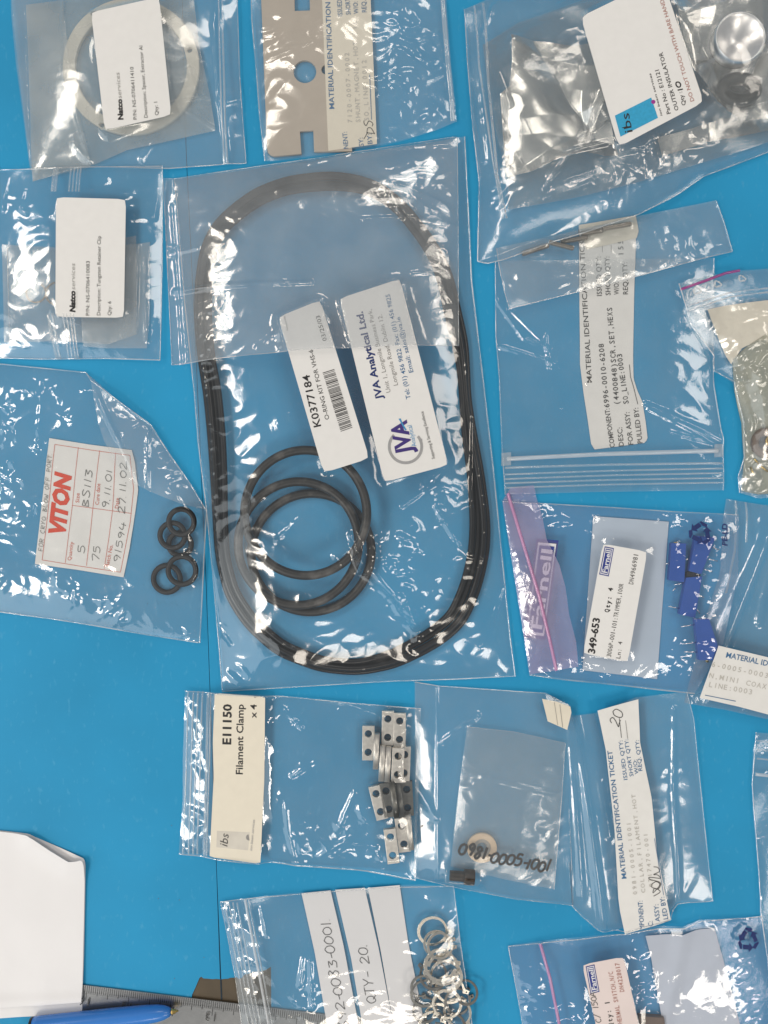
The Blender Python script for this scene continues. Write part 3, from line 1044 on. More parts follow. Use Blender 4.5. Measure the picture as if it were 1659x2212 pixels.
# inner milky bag
iside = (q('1', 175, 40, 195, 560, 215, 1178), q('1', 175, 40, 780, -30, 1260, 0), q('1', 1260, 0, 1300, 330, 1360, 600, 1402, 858), q('1', 215, 1178, 610, 1078, 830, 980, 1402, 858))
inner = Bag('greyish milky inner bag wrapped round the white spacer ring', iside, MILKY, 33, load=.012, low=.4, mid=.16, fine=.06, base_amp=.1, back_mat=CLEAR,
            patches=[(*p, r, a) for p, r, a in zip(q('1', 540, 980, 1260, 720, 900, 880, 1200, 830), (26, 50, 40, 45), (.9, 1.2, .9, 1.1))],
            creases=[(q('1', 1180, 720, 1400, 850), .8, 6), (q('1', 1100, 720, 1370, 640), .8, 6), (q('1', 1290, 640, 1240, 480), .7, 8), (q('1', 500, 960, 570, 1040), 1.1, 8), (q('1', 420, -20, 460, 500, 600, 1080), 1.0, 5)], group=G_BAGS)
b0 = top_of(circle(*ctr, 140), 99) + .15
# ring inside the inner bag
link_mesh('spacer_ring', me, M_CERAMIC, *ctr, b0 + .05, label='large white ceramic spacer ring with screw holes under the label', cat='ring')
ringpts = circle(*ctr, 133, 60)
stamp_path(ringpts + [ringpts[0]], 13, b0 + 2.9)
inner.close().finish()
ff = (q('1', 82, -30, 120, 400, 165, 800, 216, 1180), q('1', 82, -30, 415, -40), q('1', 415, -40, 470, 300, 545, 740, 606, 1084), q('1', 216, 1180, 400, 1135, 606, 1084))
X, Y = coons(*ff, 3.0); xm, ym = X / MM, Y / MM
Z = sample(X, Y) + .2 + .7 * np.clip(perlin(xm / 22, ym / 22, 37) + .3, 0, 1) + .9 * np.exp(-(seg_dist(X, Y, ff[2]) / 7) ** 2) + 1.2 * np.exp(-(seg_dist(X, Y, q('1', 510, 940, 560, 1030)) / 9) ** 2)
mk('folded_flap', gverts(X, Y, Z), grid_faces(*X.shape), MILKY2, inner.root)
stamp_grid(X, Y, Z)
bag.close()
LQ = q('1', 588, 75, 1024, -35, 1108, 742, 682, 848)
lab, zf, poly = paper_label(bag, LQ, M_WHITE, r=9)
bag.finish()
stamp_later(bag)
pr = Print(zf)
pr.text('Natco', *q('1', 800, 778, 790, 642), 10.5, K_BLACK, bold=.045)
pr.text('services', *q('1', 790, 638, 773, 470), 9, K_MID, italic=.18, bold=-.004)
pr.text('P/N: NS-0706411410', *q('1', 888, 775, 863, 430), 7.5, K_DARK)
pr.text('Description: Spacer, Extractor Al', *q('1', 957, 762, 920, 290), 7.5, K_DARK)
pr.text('Qty: 1', *q('1', 1027, 745, 1018, 657), 7.5, K_DARK)
pr.build('printed_lettering', lab)
bag.strip(q('1', 1445, -40, 1455, 300, 1480, 1072), 5, ZIP, 'zip_strip', 1, .45)
bag.strip(q('1', 1425, -40, 1435, 300, 1462, 1072), 4, ZIP, 'zip_strip', 1, .3)
bag.seam(sides[3], SEAM_GLINT, 2.4)
bag.strip(q('1', 1542, -30, 1556, 500, 1597, 1060), 2.0, SEAM_GLINT, 'heat_seam_glint')

# ================================================================== retainer clip bag (left)
sides = (q('4', -120, 62, -120, 1262), q('4', -120, 62, 300, 55, 560, 45, 1062, 38), q('4', 1062, 38, 1058, 600, 1047, 1285), q('4', -120, 1262, 300, 1275, 700, 1272, 1047, 1285))
bag = Bag('clear zip bag with a rounded white label at the left frame edge', sides, CRISP, 41, load=.012, low=.5, mid=.25, fine=.10, base_amp=.15,
          patches=[(*p, r, a) for p, r, a in zip(q('4', 60, 260, 180, 270, 700, 120, 900, 380, 1010, 280, 980, 1050, 500, 1250), (25, 25, 60, 45, 25, 25, 25), (1.6, 1.4, .9, 1.2, 1.0, 1.6, 1.2))],
          creases=[(q('4', 75, 110, 50, 330), 1.0, 9), (q('4', 190, 200, 170, 330, 210, 360), 1.0, 8), (q('4', 1040, 200, 1010, 380), .8, 7), (q('4', 985, 930, 970, 1170), 1.0, 7)])
POUCH = film('pouch_film', .23, tint=(.98, .98, .97), milk=(.93, .95, .95), rough=.16, ior=1.5)
i1 = (q('4', 20, 535, 35, 1165), q('4', 20, 535, 400, 555, 885, 475), q('4', 885, 475, 890, 1118), q('4', 35, 1165, 400, 1160, 705, 1180, 890, 1118))
in1 = Bag('small milky inner bag with thin wire clips, beneath the rounded white label', i1, POUCH, 42, load=.010, low=.3, mid=.12, fine=.05, base_amp=.1)
for (cx, cy), r, a0, a1, nm in ((q('4', 238, 845)[0], 21, 150, 420, 'open end up'), (q('4', 372, 850)[0], 24, 100, 290, 'half hidden by the label')):
    z = top_of(circle(cx, cy, 20)) + .4
    pts = [(cx + r * math.cos(math.radians(a)), cy - r * math.sin(math.radians(a)), z) for a in np.linspace(a0, a1, 24)]
    tube('retainer_clip', pts, 1.6, M_SCREW, label='thin grey wire clip in the milky bag, ' + nm, cat='clip', group='thin wire retainer clips in the milky bag')
    stamp_path([(p[0], p[1]) for p in pts], 2, z + .5)
in1.close().finish()
in1.strip(q('4', 60, 560, 75, 1150), 3, ZIP, 'zip_strip')
i2 = (q('4', 560, 560, 545, 1192), q('4', 560, 560, 900, 530, 976, 518), q('4', 976, 518, 972, 1000, 958, 1206), q('4', 545, 1192, 700, 1205, 958, 1206))
in2 = Bag('empty milky fold of bag at the right of the rounded white label', i2, POUCH, 43, load=.012, low=.35, mid=.2, fine=.06, base_amp=.1,
          creases=[(q('4', 945, 640, 950, 1150), .9, 5), (q('4', 905, 540, 890, 1100), .7, 5)])
in2.close().finish()
bag.close()
LQ = q('4', 362, 222, 809, 227, 800, 1002, 364, 1001)
lab, zf, poly = paper_label(bag, LQ, M_WHITE, r=9)
bag.finish()
bag.strip(q('4', 373, 42, 372, 220), 7, ZIP, 'zip_strip', 2, .5)
bag.strip(q('4', 392, 42, 392, 222), 6, ZIP, 'zip_strip', 1, .5)
for x in (478, 500, 522, 540):
    bag.strip(q('4', x, 45, x + 3, 222), 4, ZIP, 'zip_ridge', 1, .3)
    bag.strip(q('4', x - 22, 1004, x - 22, 1278), 4, ZIP, 'zip_ridge', 1, .3)
bag.strip(q('4', 355, 1004, 378, 1278), 7, ZIP, 'zip_strip', 2, .5)
bag.strip(q('4', 385, 1004, 398, 1278), 6, ZIP, 'zip_strip', 1, .5)
stamp_later(bag)
pr = Print(zf)
pr.text('Natco', *q('4', 489, 970, 489, 832), 11, K_BLACK, bold=.05, italic=.15)
pr.text('services', *q('4', 489, 825, 487, 655), 9, K_MID, italic=.25, bold=-.004)
pr.line(*q('4', 500, 950, 500, 830), .6, K_FAINT)
pr.text('P/N: NS-0706410083', *q('4', 580, 990, 580, 636), 7.5, K_DARK)
pr.text('Description: Tungsten Retainer Clip', *q('4', 650, 988, 650, 471), 7.5, K_DARK)
pr.text('Qty: 6', *q('4', 719, 988, 719, 896), 7.5, K_DARK)
pr.build('printed_lettering', lab)
bag.seam(sides[1], SEAM_GLINT, 2.4); bag.seam(sides[3], SEAM_GLINT, 2.8); bag.seam(sides[2], SEAM_GLINT, 2.0)

# ================================================================== viton bag (left, middle)
sides = (q('5', -300, 10, -300, 1800), q('5', -300, 10, 0, 38, 640, 100, 692, 165), q('5', 692, 165, 900, 320, 1125, 488, 1260, 700, 1400, 900, 1532, 1118, 1512, 1500, 1487, 2086),
         q('5', -300, 1800, 0, 1862, 400, 1915, 720, 1965, 1100, 2030, 1487, 2086))
bag = Bag('crinkled clear bag holding the ticket with red heading and five black O-rings', sides, CRISP, 51, load=.010, low=.5, mid=.30, fine=.17, base_amp=.18,
          patches=[(*p, r, a) for p, r, a in zip(q('5', 270, 230, 380, 200, 110, 560, 510, 300, 570, 460, 90, 900, 170, 1160, 340, 650, 300, 1100, 480, 1640, 570, 1720, 880, 1830, 1400, 1400, 1350, 900, 1440, 2010, 20, 1640, 1330, 800, 1200, 560, 120, 350, 660, 220),
                                                 (28, 16, 28, 18, 26, 34, 26, 20, 20, 26, 24, 34, 34, 34, 24, 24, 30, 26, 18, 14), (2.4, 2.0, 2.4, 2.2, 1.8, 2.4, 2.0, 1.6, 1.5, 2.2, 2.2, 2.2, 2.2, 1.9, 2.2, 1.6, 1.9, 1.7, 1.9, 1.6))],
          creases=[(q('5', 350, 120, 320, 700), .4, 8)])
# ticket inside
ts = (q('5', 368, 583, 340, 820, 300, 1180, 262, 1512), q('5', 368, 583, 660, 630, 976, 672), q('5', 976, 672, 1000, 760, 1024, 965, 1002, 1130, 985, 1240, 960, 1400, 915, 1610), q('5', 262, 1512, 580, 1555, 915, 1610))
o, zf = loose_sheet('batch_ticket', ts, M_TICKET, 'white ticket with bold red heading, red lines and handwritten batch details', 'ticket', wave=.7, seed=5, lift=.15)
pr = Print(zf, .06)
pr.pline(q('5', 410, 630, 680, 672, 964, 711, 990, 958, 966, 1200, 893, 1572, 600, 1528, 315, 1482, 350, 1200, 385, 860, 410, 630), 1.1, K_REDLINE)
pr.pline(q('5', 582, 652, 540, 1070, 487, 1503), 1.0, K_REDLINE)
pr.pline(q('5', 740, 674, 692, 1090, 644, 1524), 1.0, K_REDLINE)
pr.pline(q('5', 858, 690, 836, 1115, 775, 1546), 1.0, K_REDLINE)
pr.pline(q('5', 537, 1079, 760, 1110, 976, 1139), 1.0, K_REDLINE)
pr.text('VITON', *q('5', 478, 1318, 528, 862), 33, K_RED, bold=.055, italic=.18)
for s, a, c in (('Quantity', (530, 1487, 548, 1350), 8), ('Size', (590, 1060, 593, 990), 8), ('Cure date', (735, 1077, 745, 920), 8), ('Date', (880, 1102, 884, 1026), 8), ('Batch No.', (808, 1531, 838, 1372), 8)):
    pr.text(s, *q('5', *a), c, K_REDLINE)
for s, a, h, w, sd in (('5', (625, 1440, 632, 1372), 14, 1.3, 1), ('75', (738, 1497, 744, 1378), 14, 1.3, 2), ('91594', (885, 1508, 938, 1205), 14, 1.3, 3), ('BS113', (658, 1098, 690, 815), 15, 1.4, 4),
                       ('9.11.01', (808, 1105, 836, 818), 14, 1.3, 5), ('27.11.02.', (928, 1145, 942, 725), 14, 1.3, 6), ('FOR CRYO BLOW OFF PORT.', (318, 1422, 392, 690), 9, .9, 7)):
    pr.hand(s, *q('5', *a), h, w, K_PENCIL, seed=sd)
pr.build('printed_lettering', o)
# five o-rings
rings = [((1240, 1620), 119, 0, 'lowest of the five small black O-rings, lying nearest the bottom corner of their bag'),
         ((1358, 1556), 122, 1, 'small black O-ring second from the bottom, overlapping the lowest one'),
         ((1336, 1365), 104, 0, 'small black O-ring in the middle of the five, below the upper two'),
         ((1288, 1300), 112, 1, 'small black O-ring on the left, just below the topmost one'),
         ((1360, 1200), 113, 2, 'topmost of the five small black O-rings, nearest the folded corner')]
zb = top_of(circle(*q('5', 1300, 1400)[0], 60)) + .1
for (cx, cy), R, lv, lb in rings:
    c = q('5', cx, cy)[0]; Rm = (R - 20) * .2924; rr = 20 * .2924
    z = zb + rr / MM + lv * 2.4
    pts = [(c[0] + Rm * math.cos(a), c[1] + Rm * math.sin(a), z + .5 * math.cos(a + 1)) for a in np.linspace(0, 2 * math.pi, 48, endpoint=False)]
    tube('small_o_ring', pts, rr, M_SMALLR, closed=True, ns=12, label=lb, cat='O-ring', group='five small black O-rings beside the red headed ticket')
    stamp_path([(p[0], p[1]) for p in pts] + [(pts[0][0], pts[0][1])], rr * .8, z + rr / MM)
crumbs_v, crumbs_f = [], []
def crumb(x, y, z, r):
    n = len(crumbs_v)
    for dx, dy, dz in ((1, 0, 0), (-1, .3, 0), (0, 1, 0), (.2, -1, 0), (0, 0, 1), (0, 0, -.3)):
        crumbs_v.append(W3(x + dx * r * rnd.uniform(.6, 1.3), y + dy * r * rnd.uniform(.6, 1.3), z + dz * r / MM))
    for a, b, c in ((0, 2, 4), (2, 1, 4), (1, 3, 4), (3, 0, 4), (2, 0, 5), (1, 2, 5), (3, 1, 5), (0, 3, 5)):
        crumbs_f.append((n + a, n + b, n + c))
for k in range(26):
    x, y = q('5', rnd.uniform(1050, 1370), rnd.choice([1660, 1700, 1740, 1790, 1800]) + rnd.uniform(-14, 14))[0]
    crumb(x, y, float(sample(x, y)) + .2, rnd.uniform(.4, 1.0))
oc = mk('dark_crumbs', crumbs_v, crumbs_f, M_BLACKP, smooth=False); oc['kind'] = 'stuff'
bag.close().finish()
# folded-over corner of the bag: a double flap on top
fs = (q('5', 692, 165, 760, 480, 800, 605, 900, 790, 1000, 905), q('5', 692, 165, 900, 322, 1123, 490), q('5', 1123, 490, 1260, 705, 1400, 902, 1530, 1112), q('5', 1000, 905, 1150, 985, 1360, 1068, 1530, 1112))
X, Y = coons(*fs, 2.6)
xm, ym = X / MM, Y / MM
Z = sample(X, Y) + .35 + 1.1 * np.clip(perlin(xm / 16, ym / 16, 77) + .3, 0, 1) + .5 * np.abs(perlin(xm / 6, ym / 6, 78))
for cr, a, w in ((q('5', 700, 180, 900, 590), 1.4, 9), (q('5', 760, 300, 1100, 1000), 1.0, 7), (q('5', 1110, 500, 1120, 1000), .8, 8), (q('5', 950, 560, 1100, 480), .8, 8)):
    Z += a * np.clip(1 - seg_dist(X, Y, cr) / w, 0, 1)
mk('folded_corner', gverts(X, Y, Z), grid_faces(*X.shape), film('fold_film', .16, rough=.12), bag.root)
stamp_grid(X, Y, Z)
bag.seam(sides[3], SEAM_GLINT, 3.2); bag.seam(sides[2][5:], SEAM_GLINT, 2.6); bag.seam(sides[1], SEAM_GLINT, 2.4)
bag.seam(sides[2][:6], SEAM_GLINT, 2.6)

# ================================================================== set screw ticket bag (right)
sides = ([(1069, 566)] + q('c', 105, 0, 125, 250, 140, 660, 158, 902), [(1069, 566), (1300, 562), (1538, 560)], [(1538, 560)] + q('b', 1340, 560, 1338, 800) + q('c', 1342, 262, 1395, 600, 1396, 876), q('c', 158, 902, 640, 886, 1396, 876))
bag = Bag('flat clear zip bag with a long white component ticket in it', sides, CRISP, 61, load=.006, low=.25, mid=.22, fine=.08, base_amp=.12,
          patches=[(*p, r, a) for p, r, a in zip(q('c', 170, 320, 260, 400, 480, 470, 600, 560, 200, 560, 720, 730, 1100, 480), (22, 34, 40, 30, 24, 40, 30), (1.6, 1.6, 1.4, 1.5, 1.2, 1.4, 1.0))],
          creases=[(q('c', 130, 60, 450, 170, 610, 270), 1.3, 7), (q('c', 940, 390, 1390, 585), 1.6, 10), (q('c', 960, 420, 1360, 615), 1.0, 6), (q('b', 110, 600, 260, 820, 400, 880), 1.2, 7), (q('b', 180, 650, 360, 830), 1.0, 6), (q('c', 1080, 550, 1330, 610), .9, 6), (q('b', 380, 800, 400, 1000), .9, 5)])
ts = (q('b', 578, 165, 585, 960) + q('c', 606, 330, 628, 470, 648, 610, 668, 643), q('b', 578, 165, 740, 140, 905, 120), q('b', 905, 120, 895, 480, 887, 900) + q('c', 890, 240, 912, 310, 940, 370, 958, 480, 970, 585, 950, 606), q('c', 668, 643, 800, 626, 950, 606))
o, zf = loose_sheet('component_ticket', ts, M_TICKET, 'long white ticket reading COMPONENT in dark print, inside the flat zip bag', 'ticket', wave=.4, seed=9)
pr = Print(zf)
pr.text('MATERIAL IDENTIFICATION TICKET', *q('c', 652, 262), q('b', 603, 190)[0], 10.5, K_DARK, bold=.004)
for s, p0, p1 in (('ISSUED QTY:', q('b', 708, 570)[0], q('b', 703, 345)[0]), ('SHORT QTY:', q('b', 758, 566)[0], q('b', 752, 345)[0]), ('W/O:', q('b', 806, 562)[0], q('b', 804, 492)[0]), ('REQ. QTY:', q('b', 858, 560)[0], q('b', 852, 380)[0]),
                  ('COMPONENT:', q('c', 783, 630)[0], q('c', 752, 410)[0]), ('DESC:', q('c', 834, 624)[0], q('c', 824, 517)[0]), ('FOR ASSY:', q('c', 888, 615)[0], q('c', 865, 430)[0]), ('PULLED BY:', q('c', 940, 607)[0], q('c', 916, 405)[0])):
    pr.text(s, p0, p1, 10.5, K_DARK, bold=.004)
pr.text('6996-0010-6208', q('c', 752, 404)[0], q('c', 718, 40)[0], 11, K_DARK, mono=True, bold=.006)
pr.text('(4400848)SCR,SET,HEXS', q('c', 808, 388)[0], q('b', 766, 634)[0], 11, K_DARK, mono=True, bold=.006)
pr.text('SO_LINE:0003', q('c', 862, 382)[0], q('c', 822, 97)[0], 11, K_DARK, mono=True, bold=.006)
pr.text('1559', q('b', 832, 345)[0], q('b', 828, 215)[0], 11, K_DARK, mono=True)
pr.pline(q('c', 914, 386, 890, 290, 872, 230, 866, 160), 1.2, K_DARK)
pr.line(*q('b', 712, 320, 712, 280), 1.0, K_MID); pr.line(*q('b', 762, 320, 762, 280), 1.0, K_MID)
pr.build('printed_lettering', o)
fe = (q('b', 580, 168, 600, 240, 620, 306), q('b', 580, 168, 740, 140, 900, 112), q('b', 900, 112, 918, 200, 906, 240), q('b', 620, 306, 760, 275, 906, 240))
fo_, _ = loose_sheet('folded_end', fe, M_CREAM, '', '', wave=.3, seed=10, lift=.2, parent=o)
bag.close().finish()
bag.strip(q('c', 170, 698, 700, 672, 1365, 652), 9, ZIPW, 'zip_strip', 1, .8)
for y0, y1, w in ((748, 722, 5), (786, 752, 4), (812, 778, 4), (836, 806, 4), (862, 832, 4)):
    bag.strip(q('c', 155, y0, 760, (y0 + y1) / 2 - 4, 1392, y1), w, ZIP, 'zip_ridge', 1, .5)
for x, y in q('c', 160, 700, 1365, 652):
    X, Y = coons(*quad_sides([(x - 9, y - 14), (x + 11, y - 15), (x + 11, y + 13), (x - 9, y + 14)]), 2.0)
    Z = sample(X, Y) + .25 + .25 * np.sin(X * 1.4) * np.sin(Y * 1.4)
    mk('crimped_zip_end', gverts(X, Y, Z), grid_faces(*X.shape), ZIP, bag.root)
bag.seam(sides[0], SEAM_GLINT, 2.2); bag.seam(sides[2], SEAM_GLINT, 2.6)

# ================================================================== little bag of set screws
sides = (q('b', 108, 300, 120, 400, 150, 560, 175, 655), q('b', 108, 300, 500, 215, 900, 120, 1355, 28), q('b', 1355, 28, 1400, 150, 1450, 318), q('b', 175, 655, 600, 548, 1000, 440, 1450, 318))
bag = Bag('narrow hazy bag of threaded set screws lying across the white ticket', sides, film('frosted_film', .13, rough=.14), 71, load=.012, low=.45, mid=.26, fine=.13, base_amp=.3,
          patches=[(*p, r, a) for p, r, a in zip(q('b', 200, 520, 300, 480, 480, 470, 1100, 380, 1200, 330, 700, 460, 1400, 280, 400, 230, 1090, 280), (26, 34, 40, 30, 30, 40, 24, 50, 30), (1.6, 1.2, 1.4, 2.0, 1.8, 1.3, 1.6, 1.3, 1.2))])
scr = [((250, 338, 402, 288), 'lowest and leftmost of the threaded set screws'), ((398, 280, 537, 316), 'threaded set screw crossing the leftmost one and pointing down'),
       ((470, 270, 622, 242), 'short threaded set screw just left of the cream ticket end'), ((588, 224, 712, 203), 'threaded set screw whose left half lies off the cream ticket end'),
       ((700, 205, 860, 176), 'uppermost threaded set screw lying on the cream ticket end')]
for (x0, y0, x1, y1), lb in scr:
    a, b = q('b', x0, y0, x1, y1)
    L = math.hypot(b[0] - a[0], b[1] - a[1]); n = int(L / 4.4)
    prof = [(0, 2.2), (0, 4.0)]
    for k in range(n):
        prof += [((k + .25) / n, 6.6), ((k + .75) / n, 3.6)]
    prof += [(1, 4.2), (1, 2.2)]
    z = top_of([(a[0] - 4, a[1] - 4), (b[0], b[1] - 4), (b[0] + 4, b[1] + 4), (a[0], a[1] + 4)]) + 5.4 / MM
    lathe_along('set_screw', a, b, prof, M_SCREW, ns=12, label=lb, cat='screw', group='threaded set screws in the narrow bag', z=z)
    stamp_path([a, b], 5, z + 5.4 / MM)
bag.close().finish()
bag.seam(sides[3], SEAM_GLINT, 2.6); bag.seam(sides[2], SEAM_GLINT, 2.4); bag.seam(sides[0], SEAM_GLINT, 2.2)

# ================================================================== big foil bag (top right)
sides = (q('3', 5, 55, 20, 330, 50, 700, 85, 1000) + q('b', 0, 375, 40, 386, 60, 388), q('3', 5, 55, 190, -25, 800, -80, 1800, -80), q('3', 1800, -80, 1800, 780), q('b', 60, 388, 150, 372, 600, 232, 900, 125, 1140, -4) + q('3', 1300, 970, 1800, 780))
bag = Bag('large clear zip bag at the top right corner full of crumpled foil', sides, CLEAR2, 81, load=.016, low=.6, mid=.25, fine=.13, base_amp=.12,
          patches=[(*p, r, a) for p, r, a in zip(q('3', 60, 160, 130, 150, 60, 800, 150, 1050, 550, 150, 900, 960, 600, 1100, 1050, 900, 1200, 820, 100, 1100, 380, 1050, 760, 1100), (40, 30, 36, 44, 50, 50, 40, 40, 40, 40, 40, 36), (1.4, 1.4, 1.5, 1.6, 1.2, 1.5, 1.4, 1.4, 1.2, 1.7, 1.0, 1.4))],
          creases=[(q('3', 130, 340, 230, 640), 1.2, 9), (q('3', 440, 1030, 560, 900, 730, 860), 1.6, 9), (q('3', 460, 1085, 690, 1010), 1.3, 8), (q('3', 800, 910, 960, 880), 1.0, 7), (q('3', 960, 830, 1010, 1010), 1.0, 7), (q('3', 160, 60, 100, 215), 1.4, 8), (q('3', 15, 80, 110, 900), 1.2, 8)])


def foil(name, sd_, sides, amp, label, lift=.5, zx=None, mat=M_FOIL):
    X, Y = coons(*sides, 2.2)
    xm, ym = X / MM, Y / MM
    wx = xm + 3 * perlin(xm / 26, ym / 26, sd_ + 1); wy = ym + 3 * perlin(xm / 26, ym / 26, sd_ + 2)
    Z = sample(X, Y).max() * .3 + sample(X, Y) * .7 + lift
    rr = random.Random(sd_)
    fo = np.zeros(X.shape)
    cxm, cym = xm.mean(), ym.mean(); ext = max(np.ptp(xm), np.ptp(ym))
    for k in range(13):
        an = rr.uniform(0, math.pi); of = rr.uniform(-.45, .45) * ext; sl = rr.uniform(.08, .26) * (1 if k % 2 else -1)
        d = (wx - cxm) * math.cos(an) + (wy - cym) * math.sin(an) - of
        fo += sl * np.abs(d) * np.exp(-(d / 34) ** 2)
    fo -= fo.min()
    Z = Z + amp * (fo * 1.25 + np.abs(perlin(wx / 15, wy / 15, sd_ + 4)) * .35 + np.abs(perlin(wx / 5, wy / 5, sd_ + 5)) * .04)
    if zx is not None:
        Z = Z + zx(X, Y)
    Z = np.maximum(Z, sample(X, Y) + .15)
    c = (float(X.mean()), float(Y.mean()))
    o = mk(name, gverts(X, Y, Z), grid_faces(*X.shape), mat, origin=W3(*c, float(Z.min())))
    tag(o, label, 'foil', 'crumpled foil pieces in the top right bag')
    solidify(o, .1)
    X2, Y2 = coons(*sides, 1.6)
    stamp_grid(X2, Y2, Bag.resample_z(Z, X2.shape) + .05)
    return o


foil('foil_sheet', 300, (q('3', 240, 265, 245, 400, 235, 530, 185, 570, 205, 760, 230, 996), q('3', 240, 265, 480, 262, 700, 258), q('3', 700, 258, 740, 480, 790, 700, 840, 850), q('3', 230, 996, 480, 920, 720, 860, 840, 850)), 1.25, 'crumpled silver foil showing left of the white part label')
foil('foil_sheet', 330, (q('3', 1048, 760, 1070, 862), q('3', 1048, 760, 1300, 690, 1760, 560), q('3', 1760, 560, 1760, 700), q('3', 1070, 862, 1300, 790, 1760, 700)), .5, 'smooth folded foil strip below the white part label at the frame edge')
foil('foil_sheet', 360, (q('3', 1040, -80, 1160, 300, 1330, 620, 1480, 700), q('3', 1040, -80, 1760, -80), q('3', 1760, -80, 1760, 640), q('3', 1480, 700, 1600, 690, 1760, 640)), 1.2, 'bright crumpled foil in the top right corner behind the metal cup')
ib = (q('3', 105, 250, 150, 600, 232, 1010, 238, 1150), q('3', 105, 250, 300, 130, 660, 20, 1800, -70), q('3', 1800, -70, 1800, 740), q('3', 238, 1150, 600, 1085, 940, 1000, 1300, 890, 1800, 740))
ibag = Bag('wrinkled greyish inner bag wrapped round the foil in the top right bag', ib, film('grey_inner_film', .13, tint=(.95, .95, .94), milk=(.55, .56, .55), rough=.13), 84, load=.010, low=.5, mid=.22, fine=.11, base_amp=.10,
           patches=[(*p, r, a) for p, r, a in zip(q('3', 900, 950, 1000, 880, 650, 1080, 1250, 860, 150, 330, 560, 190), (50, 40, 50, 40, 30, 40), (1.6, 1.6, 1.2, 1.4, 1.3, 1.2))],
           creases=[(q('3', 440, 1040, 540, 910, 730, 870), 1.8, 9), (q('3', 450, 1090, 700, 1010), 1.4, 8), (q('3', 960, 850, 1010, 1010), 1.2, 7), (q('3', 800, 900, 960, 960), 1.2, 7), (q('3', 245, 1010, 240, 1150), .9, 6)])
ibag.back.hide_render = False
# dark ring partly hidden below it
c2 = q('3', 1450, 548)[0]
z2 = top_of(circle(*c2, 40), 60)
pts = [(c2[0] + 30 * math.cos(a) * 1.15, c2[1] + 25 * math.sin(a) * .95, z2 + 3.2 + .8 * math.sin(a)) for a in np.linspace(0, 2 * math.pi, 48, endpoint=False)]
tube('insulator_ring', pts, 13, M_DARKRING, closed=True, ns=14, label='dark grey thick insulator ring just below the shiny cup', cat='ring')
stamp_path([(p[0], p[1]) for p in pts], 11, z2 + 6.5)
ibag.close().finish()
# dished aluminium insulator cup
c = q('3', 1408, 335)[0]
zc = top_of(circle(*c, 50), 70)
cup = empty('insulator_cup', c, zc, 'shiny round dished aluminium cup standing on the foil', 'metal cup')
me_v, me_f = [], []
prof = [(0, 1.0), (9, .8), (43, 7.6), (47, 8.6), (50, 9.0), (52, 8.4), (52, 3), (51, 0)]
ns = 64
for r, z in prof:
    for k in range(ns):
        a = 2 * math.pi * k / ns
        me_v.append(W3(c[0] + r * math.cos(a), c[1] + r * math.sin(a), zc + z))
for i in range(len(prof) - 1):
    for k in range(ns):
        l = (k + 1) % ns
        me_f.append((i * ns + k, (i + 1) * ns + k, (i + 1) * ns + l, i * ns + l))
mk('dish', me_v, me_f, M_ALU, cup)
rimp = [(c[0] + 50 * math.cos(a), c[1] + 50 * math.sin(a), zc + 8.9) for a in np.linspace(0, 2 * math.pi, 60, endpoint=False)]
tube('rolled_rim', rimp, 1.6, M_ALU, cup, closed=True, ns=8)
stamp_poly(circle(*c, 53), zc + 9.3)
bag.close()
LQ = q('3', 648, 72, 1085, -130, 1306, 560, 850, 793)
lab, zf, poly = paper_label(bag, LQ, M_WHITE, r=13)
bag.finish()
stamp_later(bag)
pr = Print(zf)
pr.poly(q('3', 830, 622, 1025, 528, 1061, 640, 860, 738)[::-1], K_CYAN)
pr.text('ibs', *q('3', 925, 712, 905, 608), 17, K_BLACK, bold=.006)
pr.line(*q('3', 868, 690, 898, 682), 1.6, K_BLACK)
pr.poly(circle(*q('3', 1036, 552)[0], 4.5, 14), K_MAGENTA)
pr.text('ion beam services', *q('3', 1085, 628, 1024, 396), 4.6, K_DARK, bold=.01, italic=.2)
pr.text('Part No : E12121', *q('3', 1130, 617, 1066, 376), 8.4, K_DARK, bold=.01)
pr.text('OUTER INSULATOR', *q('3', 1172, 600, 1086, 280), 8.2, K_DARK, bold=.01)
pr.text('Qty :', *q('3', 1211, 573, 1190, 500), 8.2, K_DARK, bold=.01)
pr.hand('10', *q('3', 1196, 495, 1176, 440), 10, 2.6, K_BLACK, seed=8)
pr.text('DO NOT TOUCH WITH BARE HANDS', *q('3', 1255, 552, 1087, -25), 8.0, K_BROWNRED, bold=.006)
pr.build('printed_lettering', lab)
bag.strip(q('3', 60, 40, 80, 400, 150, 900, 205, 1222), 5, ZIP, 'zip_strip', 1, .6)
bag.strip(q('3', 105, 30, 125, 500, 175, 1000, 222, 1222), 6, ZIP, 'zip_strip', 2, .5)
bag.seam(sides[3], SEAM_GLINT, 2.4); bag.seam(sides[0], SEAM_GLINT, 2.6)

